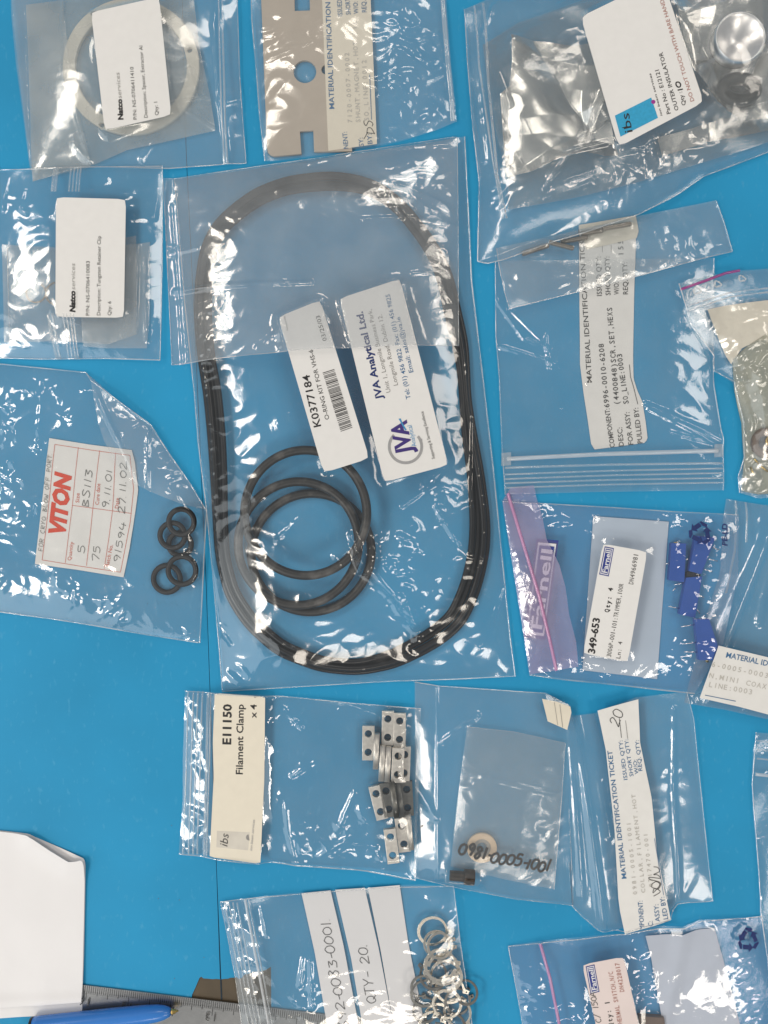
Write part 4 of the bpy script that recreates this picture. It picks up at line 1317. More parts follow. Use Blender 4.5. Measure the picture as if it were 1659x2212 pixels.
# ================================================================== main O-ring kit bag
sides = (q('D', 377, 389) + q('6', 100, 330) + q('D', 400, 650, 421, 849) + q('a', 95, 250, 140, 600, 180, 1020, 215, 1468), q('D', 377, 389, 690, 345, 1003, 298),
         q('D', 1003, 298, 1011, 461, 1018, 610) + q('a', 1500, 0, 1540, 350, 1590, 850, 1625, 1200, 1650, 1392), q('a', 215, 1468, 500, 1450, 1000, 1420, 1350, 1408, 1650, 1392))
kit = Bag('biggest clear bag, in the centre, holding black O-ring loops and two company labels', sides, KITF, 91, load=.011, low=.7, mid=.34, fine=.10, base_amp=.12,
          patches=[(*p, r, a) for p, r, a in zip(q('a', 960, 760, 1060, 860, 1120, 960, 1150, 1060, 1180, 1190, 1280, 560, 1300, 680, 1110, 720, 1350, 770, 1440, 840, 1470, 980, 800, 730, 560, 680, 500, 180, 560, 100, 300, 1380, 220, 1180, 830, 1340, 1270, 950, 640, 970, 430, 520, 740, 400, 1120, 640, 1240, 420, 1300, 500, 860, 820),
                                                 (40, 48, 40, 36, 32, 34, 30, 30, 30, 34, 26, 24, 26, 34, 30, 30, 26, 18, 26, 20, 16, 16, 20, 34, 30, 36), (2.2, 2.4, 2.0, 1.9, 1.9, 1.5, 1.6, 1.6, 1.5, 1.6, 1.5, 1.4, 1.2, 1.3, 1.4, 1.3, 1.3, 1.7, 1.3, 1.2, 1.0, 1.0, 1.2, 1.2, 1.3, 2.0))],
          creases=[(q('a', 930, 830, 1110, 1010), 2.8, 44), (q('a', 930, 800, 1150, 700), 1.8, 38), (q('a', 1120, 1050, 1200, 1190), 1.8, 36), (q('a', 1240, 520, 1380, 740), 1.6, 34), (q('a', 850, 690, 900, 850), 1.3, 14), (q('a', 905, 800, 1010, 690), 1.2, 14), (q('a', 900, 825, 1050, 800, 1120, 830), 1.2, 15), (q('a', 920, 830, 1100, 1000), 1.6, 18), (q('a', 980, 880, 1160, 1130), 1.4, 16), (q('a', 1100, 960, 1200, 1190), 1.2, 14),
                    (q('a', 780, 790, 880, 740), 1.1, 13), (q('a', 1080, 700, 1190, 770), 1.1, 13), (q('a', 1130, 1060, 1180, 1240), 1.1, 14), (q('a', 1230, 640, 1420, 560), 1.0, 12), (q('a', 860, 700, 910, 860, 1090, 1020), 1.5, 10), (q('a', 1090, 560, 1230, 460, 1290, 380), 1.2, 8), (q('a', 1250, 560, 1330, 690, 1420, 790, 1530, 820), 1.4, 8), (q('a', 1480, 1230, 1580, 1020, 1600, 960), 1.0, 7), (q('a', 500, 720, 610, 620), .9, 8), (q('a', 120, 600, 200, 1150, 260, 1230), .9, 7), (q('a', 1440, 120, 1430, 560), .7, 6)], iters=420)
# thick cords laid as one bundle
cen = [(444, 600, 20), (452, 545, 20), (474, 497, 20), (511, 463, 21), (560, 427, 21), (625, 403, 21), (712, 394, 22), (770, 400, 20), (820, 416, 18), (868, 455, 17), (918, 520, 17), (945, 565, 18),
       (962, 610, 19), (975, 676, 20), (992, 742, 19), (1000, 808, 15), (1003, 860, 14), (1012, 937, 18), (1027, 1024, 20), (1036, 1112, 23), (1037, 1156, 24), (1033, 1200, 24), (1017, 1266, 24),
       (987, 1335, 24), (945, 1370, 24), (910, 1391, 23), (849, 1422, 21), (774, 1439, 18), (695, 1432, 18), (607, 1398, 19), (542, 1340, 19), (502, 1279, 18), (482, 1200, 17), (477, 1112, 18), (474, 1024, 20),
       (469, 937, 21), (461, 849, 21), (448, 775, 20), (441, 680, 20)]
cz = top_of([(440, 600), (1000, 600), (1000, 1400), (480, 1400)], 90) + .1
CP = np.array(cen + cen[:1], float)
dd = np.concatenate([[0], np.cumsum(np.hypot(*np.diff(CP[:, :2], axis=0).T))])
nn_ = 300
tt = np.linspace(0, dd[-1], nn_, endpoint=False)
cx_ = np.interp(tt, dd, CP[:, 0]); cy_ = np.interp(tt, dd, CP[:, 1]); hw = np.interp(tt, dd, CP[:, 2])
for _ in range(10):
    cx_ = .5 * cx_ + .25 * (np.roll(cx_, 1) + np.roll(cx_, -1)); cy_ = .5 * cy_ + .25 * (np.roll(cy_, 1) + np.roll(cy_, -1)); hw = .5 * hw + .25 * (np.roll(hw, 1) + np.roll(hw, -1))
tx = np.roll(cx_, -1) - np.roll(cx_, 1); ty = np.roll(cy_, -1) - np.roll(cy_, 1); tl_ = np.hypot(tx, ty); nx_, ny_ = -ty / tl_, tx / tl_
RC = 6.6
names4 = ['outermost of the four long black O-ring cords in the central bag', 'long black O-ring cord second from the outside of the bundle', 'long black O-ring cord second from the inside of the bundle', 'innermost of the four long black O-ring cords in the central bag']
for k, f in enumerate((-1, -.34, .34, 1)):
    off = f * (hw - RC) + 1.2 * np.sin(tt / 160 + k * 1.9)
    x = cx_ + nx_ * off; y = cy_ + ny_ * off
    z = cz + (RC + (0 if k in (0, 2) else RC * 1.35)) / MM + .35 * np.sin(tt / 230 + k) + .35
    tube('long_o_ring', list(zip(x, y, z)), RC, M_RUBBER, closed=True, ns=16, label=names4[k], cat='O-ring', group='long black O-ring cords in the central bag')
    cp = list(zip(x[::3], y[::3])); cp.append(cp[0])
    stamp_path(cp, RC * .8, float(z.max()) + RC / MM)
# three smaller, thicker rings, stacked askew
for (c, R, z, tilt, lb) in ((q('a', 650, 785)[0], 128, 3.0, .004, 'lowest of the three dusty black rings, reaching farthest down and right'),
                            (q('a', 590, 738)[0], 130, 7.2, .006, 'middle one of the three dusty black rings, reaching farthest left'),
                            (q('a', 628, 588)[0], 131, 11.8, .014, 'uppermost dusty black ring whose top is covered by the barcode label')):
    pts = []
    for a in np.linspace(0, 2 * math.pi, 110, endpoint=False):
        w = 1 + .012 * math.sin(2 * a + R)
        pts.append((c[0] + R * w * math.cos(a), c[1] + R * w * math.sin(a), cz + z - tilt * R * math.sin(a + .6) * -2.2))
    tube('dusty_o_ring', pts, 9.6, M_DUSTY, closed=True, ns=18, label=lb, cat='O-ring', group='three dusty black rings inside the cord loop')
    stamp_path([(p[0], p[1]) for p in pts] + [(pts[0][0], pts[0][1])], 8, cz + z + 9.6 / MM + .6)
kit.close()
KQ = [(600, 683), (691, 645), (798, 991), (700, 1022)]
JQ = [(733, 645), (864, 600), (968, 1005), (830, 1042)]
klab, kz, kp = paper_label(kit, KQ, M_WHITE, r=11)
jlab, jz, jp = paper_label(kit, JQ, M_WHITE, r=9)
kit.finish()
stamp_later(kit)
pr = Print(kz)
pr.text('K0377184', (694, 921), (668, 809), 15.5, K_BLACK, bold=.012)
pr.text('O-RING KIT FOR VHS-6', (712, 906), (675, 754), 9.2, K_DARK, bold=.004)
pr.text('03/25/03', (706, 734), (690, 679), 9.2, K_DARK)
pr.text('Tex-Lynx USA', (622, 713), (615, 681), 3.0, K_DARK)
rb = random.Random(5)
t = 0.0
BQ = [(697, 805), (722, 797), (762, 926), (737, 935)]
while t < .985:
    w = rb.choice((.008, .008, .012, .018)); g = rb.choice((.009, .009, .014, .02))
    pr.poly([quad_at(BQ, 0, t), quad_at(BQ, 1, t), quad_at(BQ, 1, min(1, t + w)), quad_at(BQ, 0, min(1, t + w))], K_BLACK)
    t += w + g
pr.build('printed_lettering', klab)
pr = Print(jz)
pr.text('JVA Analytical Ltd.', (827, 862), (783, 672), 14.5, K_NAVY, bold=.028)
pr.text('Unit 1, Longmile Business Park,', *q('6', 1150, 1240, 1055, 830), 9.5, K_MID)
pr.text('Longmile Road, Dublin 12.', *q('6', 1186, 1205, 1106, 855), 9.5, K_MID)
pr.text('Tel: (01) 456 9822  Fax: (01) 456 9825', (887, 861), (842, 634), 9.5, K_BLUE, bold=.006)
pr.text('Email: sales@jva.ie', *q('6', 1262, 1140, 1196, 866), 9.5, K_BLUE, bold=.004)
pr.ring(q('a', 1112, 265)[0], 32, 38, 135, 400, K_GREY2, 60)
for p in q('a', 1037, 240, 1188, 232):
    pr.poly(circle(*p, 3.2, 14), K_GREY2)
pr.text('JVA', *q('a', 1146, 296, 1114, 132), 34, K_PURPLE, bold=.035)
pr.poly(q('a', 1110, 185, 1085, 140, 1078, 128, 1088, 126, 1098, 150, 1118, 182), K_LIGHTBLUE)
pr.text('Analytical', *q('a', 1166, 262, 1142, 158), 10, K_LIGHTBLUE, bold=-.004)
pr.text('Supporting & Servicing Excellence', *q('a', 1257, 323, 1200, 90), 6.6, K_DARK)
pr.build('printed_lettering', jlab)
kit.seam(sides[0], SEAM_GLINT, 2.6); kit.seam(sides[2], SEAM_GLINT, 3.0); kit.strip([(x, y - 1) for x, y in sides[3]], 2.2, SEAM_GLINT, 'heat_seam_glint', 1, .2)
# the open end of the bag is folded back over its upper half
fl = (q('D', 355, 391, 357, 470, 364, 620, 372, 789), q('D', 355, 391, 520, 368, 760, 333, 987, 297), q('D', 987, 297, 988, 540, 988, 753), q('D', 372, 789, 600, 772, 800, 760, 988, 753))
FOLD = film('kit_fold_film', .15, rough=.12, bump=.10)
X, Y = coons(*fl, 2.4)
ob = sample(X, Y) + .15
Z = Bag.membrane(X, Y, ob, ob.copy(), .002, 60)
xm, ym = X / MM, Y / MM
wx = xm + 5 * perlin(xm / 22, ym / 22, 501); wy = ym + 5 * perlin(xm / 22, ym / 22, 502)
pm = .15 + .3 * np.clip(perlin(xm / 24, ym / 24, 503), 0, 1)
for (x, y), r, a in zip(q('6', 580, 220, 430, 440, 300, 600, 300, 830, 350, 940, 260, 980, 1150, 220, 1120, 340, 1250, 360, 1250, 290, 1400, 230, 1420, 590, 1440, 440, 1250, 100, 1350, 50, 600, 740, 580, 1000, 650, 970, 1440, 830, 1000, 60, 90, 550, 1050, 190),
                        (36, 38, 26, 36, 30, 30, 36, 34, 40, 34, 30, 28, 24, 34, 30, 40, 24, 26, 26, 36, 18, 30), (1.9, 2.0, 1.7, 1.9, 1.9, 1.9, 1.9, 1.9, 1.9, 1.7, 1.5, 1.7, 1.6, 1.4, 1.3, 1.8, 1.6, 1.5, 1.6, 1.2, 1.7, 1.4)):
    pm = np.maximum(pm, a * np.exp(-((X - x) ** 2 + (Y - y) ** 2) / (r * r)))
Wz = .5 * perlin(wx / 30, wy / 30, 504) + (.5 - 2 * np.abs(perlin(wx / 12, wy / 9, 505))) * .38 * (.45 + pm) + ((.35 - np.abs(perlin(wx / 7.5, wy / 6.5, 506))) * .42 + (.3 - np.abs(perlin(wx / 3.2, wy / 3.2, 507))) * .09) * pm
for pts, a, w in ((q('6', 90, 748, 400, 742, 770, 733), 1.6, 9), (q('6', 1020, 430, 1230, 418, 1475, 442), 1.1, 7), (q('6', 60, 560, 210, 548), 1.0, 7), (q('6', 1250, 690, 1470, 655), 1.1, 8), (q('6', 510, 1040, 640, 960), 1.1, 9),
                  (q('6', 1150, 290, 1200, 410), 1.3, 9), (q('6', 1190, 250, 1420, 350), 1.0, 8), (q('6', 740, 130, 1000, 60, 1470, 30), .8, 8), (q('6', 75, 330, 130, 1090), .5, 6)):
    Wz += a * np.exp(-(seg_dist(X, Y, pts) / (w * .62)) ** 2)
m = in_poly(X, Y, kp) | in_poly(X, Y, jp)
Wz[m] *= .55
Z = np.maximum(Z + Wz + .1, ob)
mk('folded_back_end', gverts(X, Y, Z), grid_faces(*X.shape), FOLD, kit.root)
mk('folded_back_lining', gverts(X[::2, ::2], Y[::2, ::2], (sample(X, Y) + .07)[::2, ::2]), grid_faces(*X[::2, ::2].shape), film('kit_lining_film', .08, rough=.12, ior=1.45), kit.root)
stamp_grid(X, Y, Z + .05)
kit.seam(fl[3], SEAM_GLINT, 1.8); kit.seam(fl[0], SEAM_GLINT, 1.8); kit.seam(fl[2], SEAM_GLINT, 1.8); kit.seam(fl[1], SEAM_GLINT, 2.0)

# ================================================================== connector bag at the right edge
sides = (q('b', 1133, 510, 1175, 640, 1200, 735, 1335, 915) + q('c', 1335, 200, 1450, 262, 1505, 480, 1512, 690, 1478, 800, 1490, 890), q('b', 1133, 510, 1300, 465, 1480, 430, 1560, 425, 1850, 400), q('b', 1850, 400) + q('c', 1850, 900), q('c', 1490, 890, 1600, 922, 1850, 900))
bag = Bag('zip bag with violet strip and white recycling marks at the right edge', sides, CLEAR2, 101, load=.02, low=.5, mid=.3, fine=.14, base_amp=.25,
          patches=[(*p, r, a) for p, r, a in zip(q('b', 1500, 640, 1300, 780, 1400, 900, 1600, 700), (40, 30, 30, 40), (1.4, 1.5, 1.6, 1.2))])
o, zf = loose_sheet('cream_paper_wad', (q('b', 1298, 655, 1345, 770, 1410, 915) + q('c', 1440, 160), q('b', 1298, 655, 1400, 630, 1850, 570), q('b', 1850, 570) + q('c', 1850, 60), q('c', 1440, 160, 1500, 70, 1600, 20, 1850, 60)), M_CREAM, 'folded cream paper packed in the bag with the violet strip', 'paper', wave=1.5, seed=14,
                    zextra=lambda X, Y: 1.6 * np.abs(perlin(X / 60, Y / 45, 211)) + .7 * np.abs(perlin(X / 24, Y / 20, 212)), step=3)
pd = (q('c', 1450, 130, 1460, 300, 1505, 500, 1515, 690, 1500, 880), q('c', 1450, 130, 1540, 50, 1650, -20, 1850, -130), q('c', 1850, -130, 1850, 880), q('c', 1500, 880, 1600, 900, 1850, 880))
X, Y = coons(*pd, 2.6); xm, ym = X / MM, Y / MM
nv, nu = X.shape
eg = np.clip(np.minimum(np.linspace(0, 1, nu)[None] * plen(pd[1]), np.minimum(np.linspace(0, 1, nv), 1 - np.linspace(0, 1, nv))[:, None] * plen(pd[0])) / 30, 0, 1)
Z = sample(X, Y) + .3 + eg ** .5 * (2.2 + 5.0 * np.abs(perlin(xm / 17, ym / 17, 111)) + 2.0 * np.abs(perlin(xm / 7, ym / 7, 112)))
o = mk('bubble_padding', gverts(X, Y, Z), grid_faces(*X.shape), TAUPEF, origin=W3(float(X.mean()), float(Y.mean()), 1))
tag(o, 'crumpled taupe plastic padding with brown contents at the right edge', 'padding')
# dark connector showing in the padding
cc = q('c', 1625, 610)[0]
stamp_grid(X, Y, Z)
zc = float(sample(*cc)) - 1.2
conn = empty('coaxial_connector', cc, zc, 'dark brown round connector with brass ring in the taupe padding', 'connector')
tube('connector_shell', [(cc[0] + 24 * math.cos(a), cc[1] + 24 * math.sin(a), zc + 2.5) for a in np.linspace(0, 2 * math.pi, 36, endpoint=False)], 9, M_TANLAB, conn, closed=True, ns=10)
tube('brass_ring', [(cc[0] + 9 + 10 * math.cos(a), cc[1] - 4 + 10 * math.sin(a), zc + 4) for a in np.linspace(0, 2 * math.pi, 28, endpoint=False)], 2.6, M_BRASS, conn, closed=True, ns=8)
mk('connector_face', [W3(cc[0] + x, cc[1] + y, zc + 2.6) for x, y in circle(0, 0, 22, 28)], [tuple(range(28))[::-1]], M_BLACKP, conn, smooth=False)
for x0, y0, x1, y1 in ((1560, 700, 1590, 728), (1545, 745, 1560, 790), (1600, 740, 1640, 770), (1640, 545, 1655, 600), (1585, 655, 1570, 640)):
    a, b = q('c', x0, y0, x1, y1)
    tube('brass_pin', [(a[0], a[1], float(sample(*a)) + .5), (b[0], b[1], float(sample(*b)) + .5)], 2.0, M_BRASS, conn, ns=8)
stamp_poly(circle(*cc, 34), zc + 5.5)
bag.close().finish()
bag.strip(q('b', 1140, 545, 1280, 497, 1400, 450, 1480, 434), 5.5, VIOLETZIP, 'zip_strip', 1, .7)
bag.strip(q('b', 1175, 640, 1400, 575, 1850, 520), 4, ZIP, 'zip_ridge', 1, .5)
bag.strip(q('b', 1190, 665, 1400, 600, 1850, 545), 4, ZIP, 'zip_ridge', 1, .5)
pr = Print(lambda x, y: sample(x, y) + .12)
for x, y in q('b', 1228, 556, 1342, 520, 1480, 488):
    recycle_mark(pr, (x, y), 10, K_WFAINT, rot=-.25)
pr.build('printed_recycling_mark', bag.root)
bag.seam(sides[0], SEAM_GLINT, 2.6)

# ================================================================== mini coax bag (right edge)
sides = (q('d', 1405, 45, 1390, 160, 1370, 480, 1270, 800, 1160, 1255), q('d', 1405, 45, 1620, 80, 1950, 110), q('d', 1950, 110, 1950, 1420), q('d', 1160, 1255, 1400, 1295, 1660, 1352, 1950, 1420))
coax = Bag('rolled clear bag with a slanting mini coax ticket at the right edge', sides, CLEAR2, 121, load=.02, low=.6, mid=.2, fine=.06, base_amp=.1,
          creases=[(q('d', 1655, 120, 1600, 300, 1500, 560, 1420, 760, 1365, 905), 4.5, 20), (q('d', 1690, 100, 1640, 400, 1560, 760), 2.0, 16), (q('d', 1210, 1210, 1230, 1260), .8, 6), (q('d', 1300, 1220, 1280, 1285), .8, 6), (q('d', 1520, 1260, 1500, 1310), 1.0, 7)],
          patches=[(*p, r, a) for p, r, a in zip(q('d', 1400, 1270, 1590, 1320, 1600, 130), (30, 30, 22), (1.0, 1.2, .7))], iters=160)
coax.close().finish()
coax.strip(q('d', 1460, 55, 1440, 350, 1390, 600), 5, ZIP, 'zip_strip', 1, .4)
coax.strip(q('d', 1520, 65, 1500, 300), 5, ZIP, 'zip_strip', 1, .4)

# ================================================================== trimmer bag (lilac zip)
sides = (q('d', 80, 60, 150, 500, 205, 850, 240, 1085), q('d', 80, 60, 300, 72, 750, 98, 1100, 122, 1460, 140), q('d', 1460, 140, 1450, 500, 1350, 900, 1210, 1192), q('d', 240, 1085, 450, 1115, 800, 1150, 1000, 1172, 1210, 1192))
trim = Bag('clear zip bag with lilac folded top holding blue trimmers and a grey card', sides, film('blue_tint_film', .05, tint=(.93, .95, 1.0), milk=(.72, .78, .92), rough=.06), 131, load=.012, low=.45, mid=.26, fine=.14, base_amp=.25,
           patches=[(*p, r, a) for p, r, a in zip(q('d', 340, 130, 420, 220, 480, 170, 590, 290, 1110, 400, 1250, 200, 1300, 330, 1240, 640, 1170, 680, 1120, 1000, 1260, 900, 560, 1040, 700, 1120, 360, 1070, 1130, 170, 530, 720, 570, 600, 1090, 870, 1210, 560), (28, 30, 24, 22, 30, 30, 34, 36, 30, 30, 26, 24, 24, 24, 28, 16, 14, 26, 30), (1.9, 1.7, 1.6, 1.5, 2.0, 2.0, 2.0, 2.2, 2.1, 1.8, 1.8, 1.6, 1.4, 1.4, 1.8, 1.4, 1.4, 1.8, 2.1))])
cardp = q('d', 620, 148, 1066, 181, 998, 1113, 556, 1060)
zc0 = top_of(cardp, 80)
card, czf = loose_sheet('grey_card', quad_sides(cardp), M_BACKING, 'pale grey backing card behind the white label in the lilac topped bag', 'card', wave=.5, seed=8)
def trimmer(poly, lb, screw):
    z = top_of(poly, 90) + .15
    c = np.mean(np.array(poly), axis=0)
    r = empty('trimmer', c, z, lb, 'trimmer', 'blue trimmers in the lilac topped bag')
    box_prism('trimmer_body', poly, z, z + 4.8, M_TRIM, r, .35)
    a, b = screw
    lathe_along('adjusting_screw', a, b, [(0, 1), (0, 4.2), (.5, 4.2), (.52, 3.2), (1, 3.2), (1, .5)], M_BRASS, r, ns=12, z=z + 2.6)
    stamp_poly(poly, z + 4.8)
    return r, z
T = [trimmer(q('d', 1070, 305, 1157, 308, 1146, 537, 1055, 524), 'blue trimmer partly tucked against the grey card edge', q('d', 1100, 300, 1101, 312)),
     trimmer(q('d', 1208, 262, 1325, 270, 1242, 488, 1168, 470), 'blue trimmer directly under the dark recycling symbol', q('d', 1200, 478, 1194, 500)),
     trimmer(q('d', 1153, 508, 1248, 500, 1206, 746, 1112, 722), 'blue trimmer in the middle, below the black and brass ends', q('d', 1215, 505, 1222, 487)),
     trimmer(q('d', 1186, 746, 1270, 744, 1322, 902, 1292, 985, 1210, 985), 'lowest blue trimmer, next to the MATERIAL ticket corner', q('d', 1262, 984, 1268, 998))]
box_prism('end_cap', q('d', 1160, 474, 1240, 490, 1236, 505, 1156, 500), T[1][1], T[1][1] + 4.0, M_BLACKP, T[1][0], .2)
for k, pins in ((0, ((1090, 552, 1152, 540), (1060, 425, 1040, 430), (1100, 570, 1080, 590))), (1, ((1258, 458, 1312, 476), (1286, 400, 1342, 412), (1310, 330, 1350, 345))), (2, ((1118, 690, 1054, 678), (1215, 690, 1240, 720), (1225, 610, 1262, 625))),
                (3, ((1190, 780, 1112, 792), (1200, 884, 1130, 892), (1205, 940, 1130, 938)))):
    r, z = T[k]
    for x0, y0, x1, y1 in pins:
        a, b = q('d', x0, y0, x1, y1)
        tube('pin', [(a[0], a[1], z + 3), ((a[0] + b[0]) / 2, (a[1] + b[1]) / 2, z + 3.1), (b[0], b[1], z + 2.8)], 1.35, M_TIN, r, ns=8)
        stamp_path([a, b], 1.5, z + 3.5)
trim.close()
LQ = q('d', 679, 311, 940, 358, 830, 1016, 566, 966)
lab, zf, poly = paper_label(trim, LQ, M_WHITE, r=8)
trim.finish()
stamp_later(trim)
pr = Print(zf)
pr.text('349-653', *q('d', 634, 967, 664, 756), 14.5, K_BLACK, bold=.03)
pr.text('Qty: 4', *q('d', 716, 722, 740, 575), 9.5, K_BLACK, bold=.03, mono=True)
farnell_logo(pr, *q('d', 658, 494, 714, 506, 744, 338, 690, 327))
pr.text('3006P-001-101:TRIMMER,100R', *q('d', 730, 986, 802, 550), 9.5, K_DARK, mono=True)
pr.text('Ln: 4', *q('d', 784, 996, 797, 895), 9, K_DARK, mono=True)
pr.text('DN4966981', *q('d', 858, 554, 888, 372), 10, K_DARK, mono=True)
pr.build('printed_lettering', lab)
pr = Print(lambda x, y: sample(x, y) + .10)
farnell_logo(pr, *q('d', 205, 862, 326, 873, 402, 290, 275, 280))
pr.build('printed_logo', trim.root)
pr = Print(lambda x, y: sample(x, y) + .30)
recycle_mark(pr, q('d', 1226, 246)[0], 27, K_NAVY, rot=.5)
pr.build('printed_recycling_mark', trim.root)
pr = Print(lambda x, y: sample(x, y) + .10)
pr.text('PE-LD', *q('d', 1380, 320, 1390, 192), 11.5, K_NAVY, bold=.03)
pr.build('printed_lettering', trim.root)
for sd_, w in ((sides[1], 2.4), (sides[3], 3.0)):
    trim.seam(sd_, SEAM_GLINT, w)
# lilac zip top folded over
fs = (q('d', 80, 60, 150, 500, 205, 850, 240, 1083), q('d', 80, 60, 128, -20, 262, -35), q('d', 262, -35, 300, 100, 332, 285, 402, 430, 437, 560, 458, 720, 500, 880, 519, 1031), q('d', 240, 1083, 380, 1058, 519, 1031))
X, Y = coons(*fs, 2.6); xm, ym = X / MM, Y / MM
Z = sample(X, Y) + .3 + .4 * np.clip(perlin(xm / 18, ym / 18, 141) + .35, 0, 1) + .12 * np.abs(perlin(xm / 7, ym / 7, 142)) + .9 * np.clip(1 - seg_dist(X, Y, fs[2]) / 16, 0, 1)
mk('folded_zip_end', gverts(X, Y, Z), grid_faces(*X.shape), LILAC, trim.root)
stamp_grid(X, Y, Z)
trim.strip(q('d', 113, 12, 175, 230, 290, 620, 394, 1056), 7, PINKZIP, 'zip_strip', 1, .9)

# the coax ticket lies over the corner of the trimmer bag
tq = (q('d', 1320, 898, 1270, 1050, 1220, 1206), q('d', 1320, 898, 1660, 980, 1950, 1048), q('d', 1950, 1048, 1950, 1400), q('d', 1220, 1206, 1440, 1250, 1660, 1302, 1950, 1380))
o, zf = loose_sheet('coax_ticket', tq, M_TICKET, 'white slanting ticket reading MINI COAX at the right edge', 'ticket', wave=.6, seed=15, lift=.3)
pr = Print(zf, .07)
pr.text('MATERIAL IDENTIFICATION', *q('d', 1365, 968, 1900, 1082), 11.5, K_BLUE, bold=.012)
pr.text('6-0005-0003', *q('d', 1278, 1020, 1618, 1092), 10.5, K_FAINT, mono=True, bold=.004)
pr.text('N,MINI COAX,FM', *q('d', 1268, 1086, 1700, 1176), 10.5, K_FAINT, mono=True, bold=.004)
pr.text('_LINE:0003', *q('d', 1238, 1135, 1526, 1188), 10.5, K_FAINT, mono=True, bold=.004)
pr.line(*q('d', 1225, 1185, 1430, 1226), 1.5, K_BLUE)
pr.build('printed_lettering', o)

# ================================================================== collar bag
sides = (q('f', 48, 36, 50, 500, 45, 925), q('f', 48, 36, 155, 54, 640, 85, 748, 138, 765, 190, 870, 178, 1052, 106, 1276, 74), q('f', 1276, 74, 1310, 200, 1350, 560, 1400, 1030), q('f', 45, 925, 130, 945, 500, 1020, 770, 1050) + q('i', 490, 120, 560, 190, 640, 256, 692, 268, 775, 256, 1000, 195, 1055, 178, 1115, 100, 1322, 88))
coll = Bag('clear bag with black marker number, a collar ring and a torn ticket', sides, CLEAR2, 151, load=.008, low=.5, mid=.16, fine=.06, base_amp=.12,
           patches=[(*p, r, a) for p, r, a in zip(q('f', 290, 230, 330, 480, 560, 120, 180, 780, 600, 980, 400, 640, 1190, 200, 1190, 440, 1280, 990, 860, 230, 90, 560, 400, 300, 640, 700, 470, 150), (40, 34, 30, 30, 36, 40, 34, 30, 26, 24, 34, 30, 34, 30), (1.2, 1.5, 1.0, .9, 1.3, 1.0, 1.2, 1.2, .9, 1.0, 1.0, .9, .9, 1.2))],
           creases=[(q('f', 765, 190, 800, 430, 850, 800, 900, 1150), 3.0, 16), (q('f', 740, 190, 770, 600, 800, 1000), 1.6, 14), (q('f', 150, 60, 150, 930), .6, 5), (q('f', 1215, 150, 1210, 500, 1245, 1030), 1.4, 9), (q('f', 880, 480, 920, 720), 1.2, 14), (q('f', 170, 300, 330, 180), 1.3, 10), (q('f', 50, 500, 140, 640), 1.2, 12)])
i1 = (q('f', 285, 235, 250, 500, 210, 872), q('f', 285, 235, 500, 260, 732, 312), q('f', 732, 312, 712, 600, 680, 976), q('f', 210, 872, 450, 930, 680, 976))
inn = Bag('small milky inner bag with a bold black marker number on it', i1, MILKY2, 152, load=.010, low=.4, mid=.22, fine=.10, base_amp=.25,
          patches=[(*p, r, a) for p, r, a in zip(q('f', 340, 490, 590, 960, 640, 700, 400, 640), (34, 30, 30, 34), (1.6, 1.6, 1.4, 1.0))], creases=[(q('f', 262, 430, 480, 480, 718, 545), .7, 4), (q('f', 270, 442, 480, 492, 718, 552), .5, 4)])
c = q('f', 352, 786)[0]
zc = top_of(circle(*c, 30)) + .2
ring_c = plate_mesh(circle(0, 0, 31, 60), [circle(0, 0, 20, 48)], 2.0, .3)
o = empty('collar', c, zc, 'peach ceramic collar ring behind the marker number', 'ring')
link_mesh('collar_ring', ring_c, M_COLLAR, *c, zc, parent=o)
link_mesh('inner_washer', plate_mesh(circle(0, 0, 19.5, 48), [circle(0, 0, 11.5, 36)], 1.2, .2), solid('grey_washer', (.40, .38, .35), rough=.5), *c, zc, parent=o)
stamp_poly(circle(*c, 31), zc + 2.2)
inn.close().finish()
pr = Print(lambda x, y: sample(x, y) + .1)
pr.hand('0981-0005-1001', *q('f', 240, 812, 655, 894), 25, 5.4, K_BLACK, seed=11, wob=.09, slant=.15)
pr.build('handwritten_number', inn.root)
inn.seam(i1[1], SEAM_GLINT, 1.6); inn.seam(i1[2], SEAM_GLINT, 1.6)
# socket screw
a, b = q('f', 205, 903, 316, 913)
z = top_of(q('f', 205, 880, 316, 880, 316, 945, 205, 940)) + 8.5 / MM * .95
prof = [(0, 4), (0, 10)]
for k in range(9):
    prof += [((k + .25) / 9 * .58, 11.6), ((k + .75) / 9 * .58, 10)]
prof += [(.58, 10), (.58, 15.5), (.60, 16.3), (.98, 16.3), (1, 15.4), (1, 8.5), (.80, 8.0), (.80, .5)]
lathe_along('socket_screw', a, b, prof, M_BRONZE, ns=26, label='dark bronze socket head screw below the collar ring', cat='screw', z=z + .6)
stamp_path([a, b], 14, z + 16 / MM)
coll.close()
tk = (q('f', 868, 156, 905, 330, 945, 700, 962, 1000) + q('i', 762, 130, 790, 262), q('f', 868, 156, 930, 138, 1052, 105), q('f', 1052, 105, 1060, 300, 1112, 550, 1136, 800, 1198, 1098), q('i', 790, 262, 960, 215) + q('f', 1198, 1098))
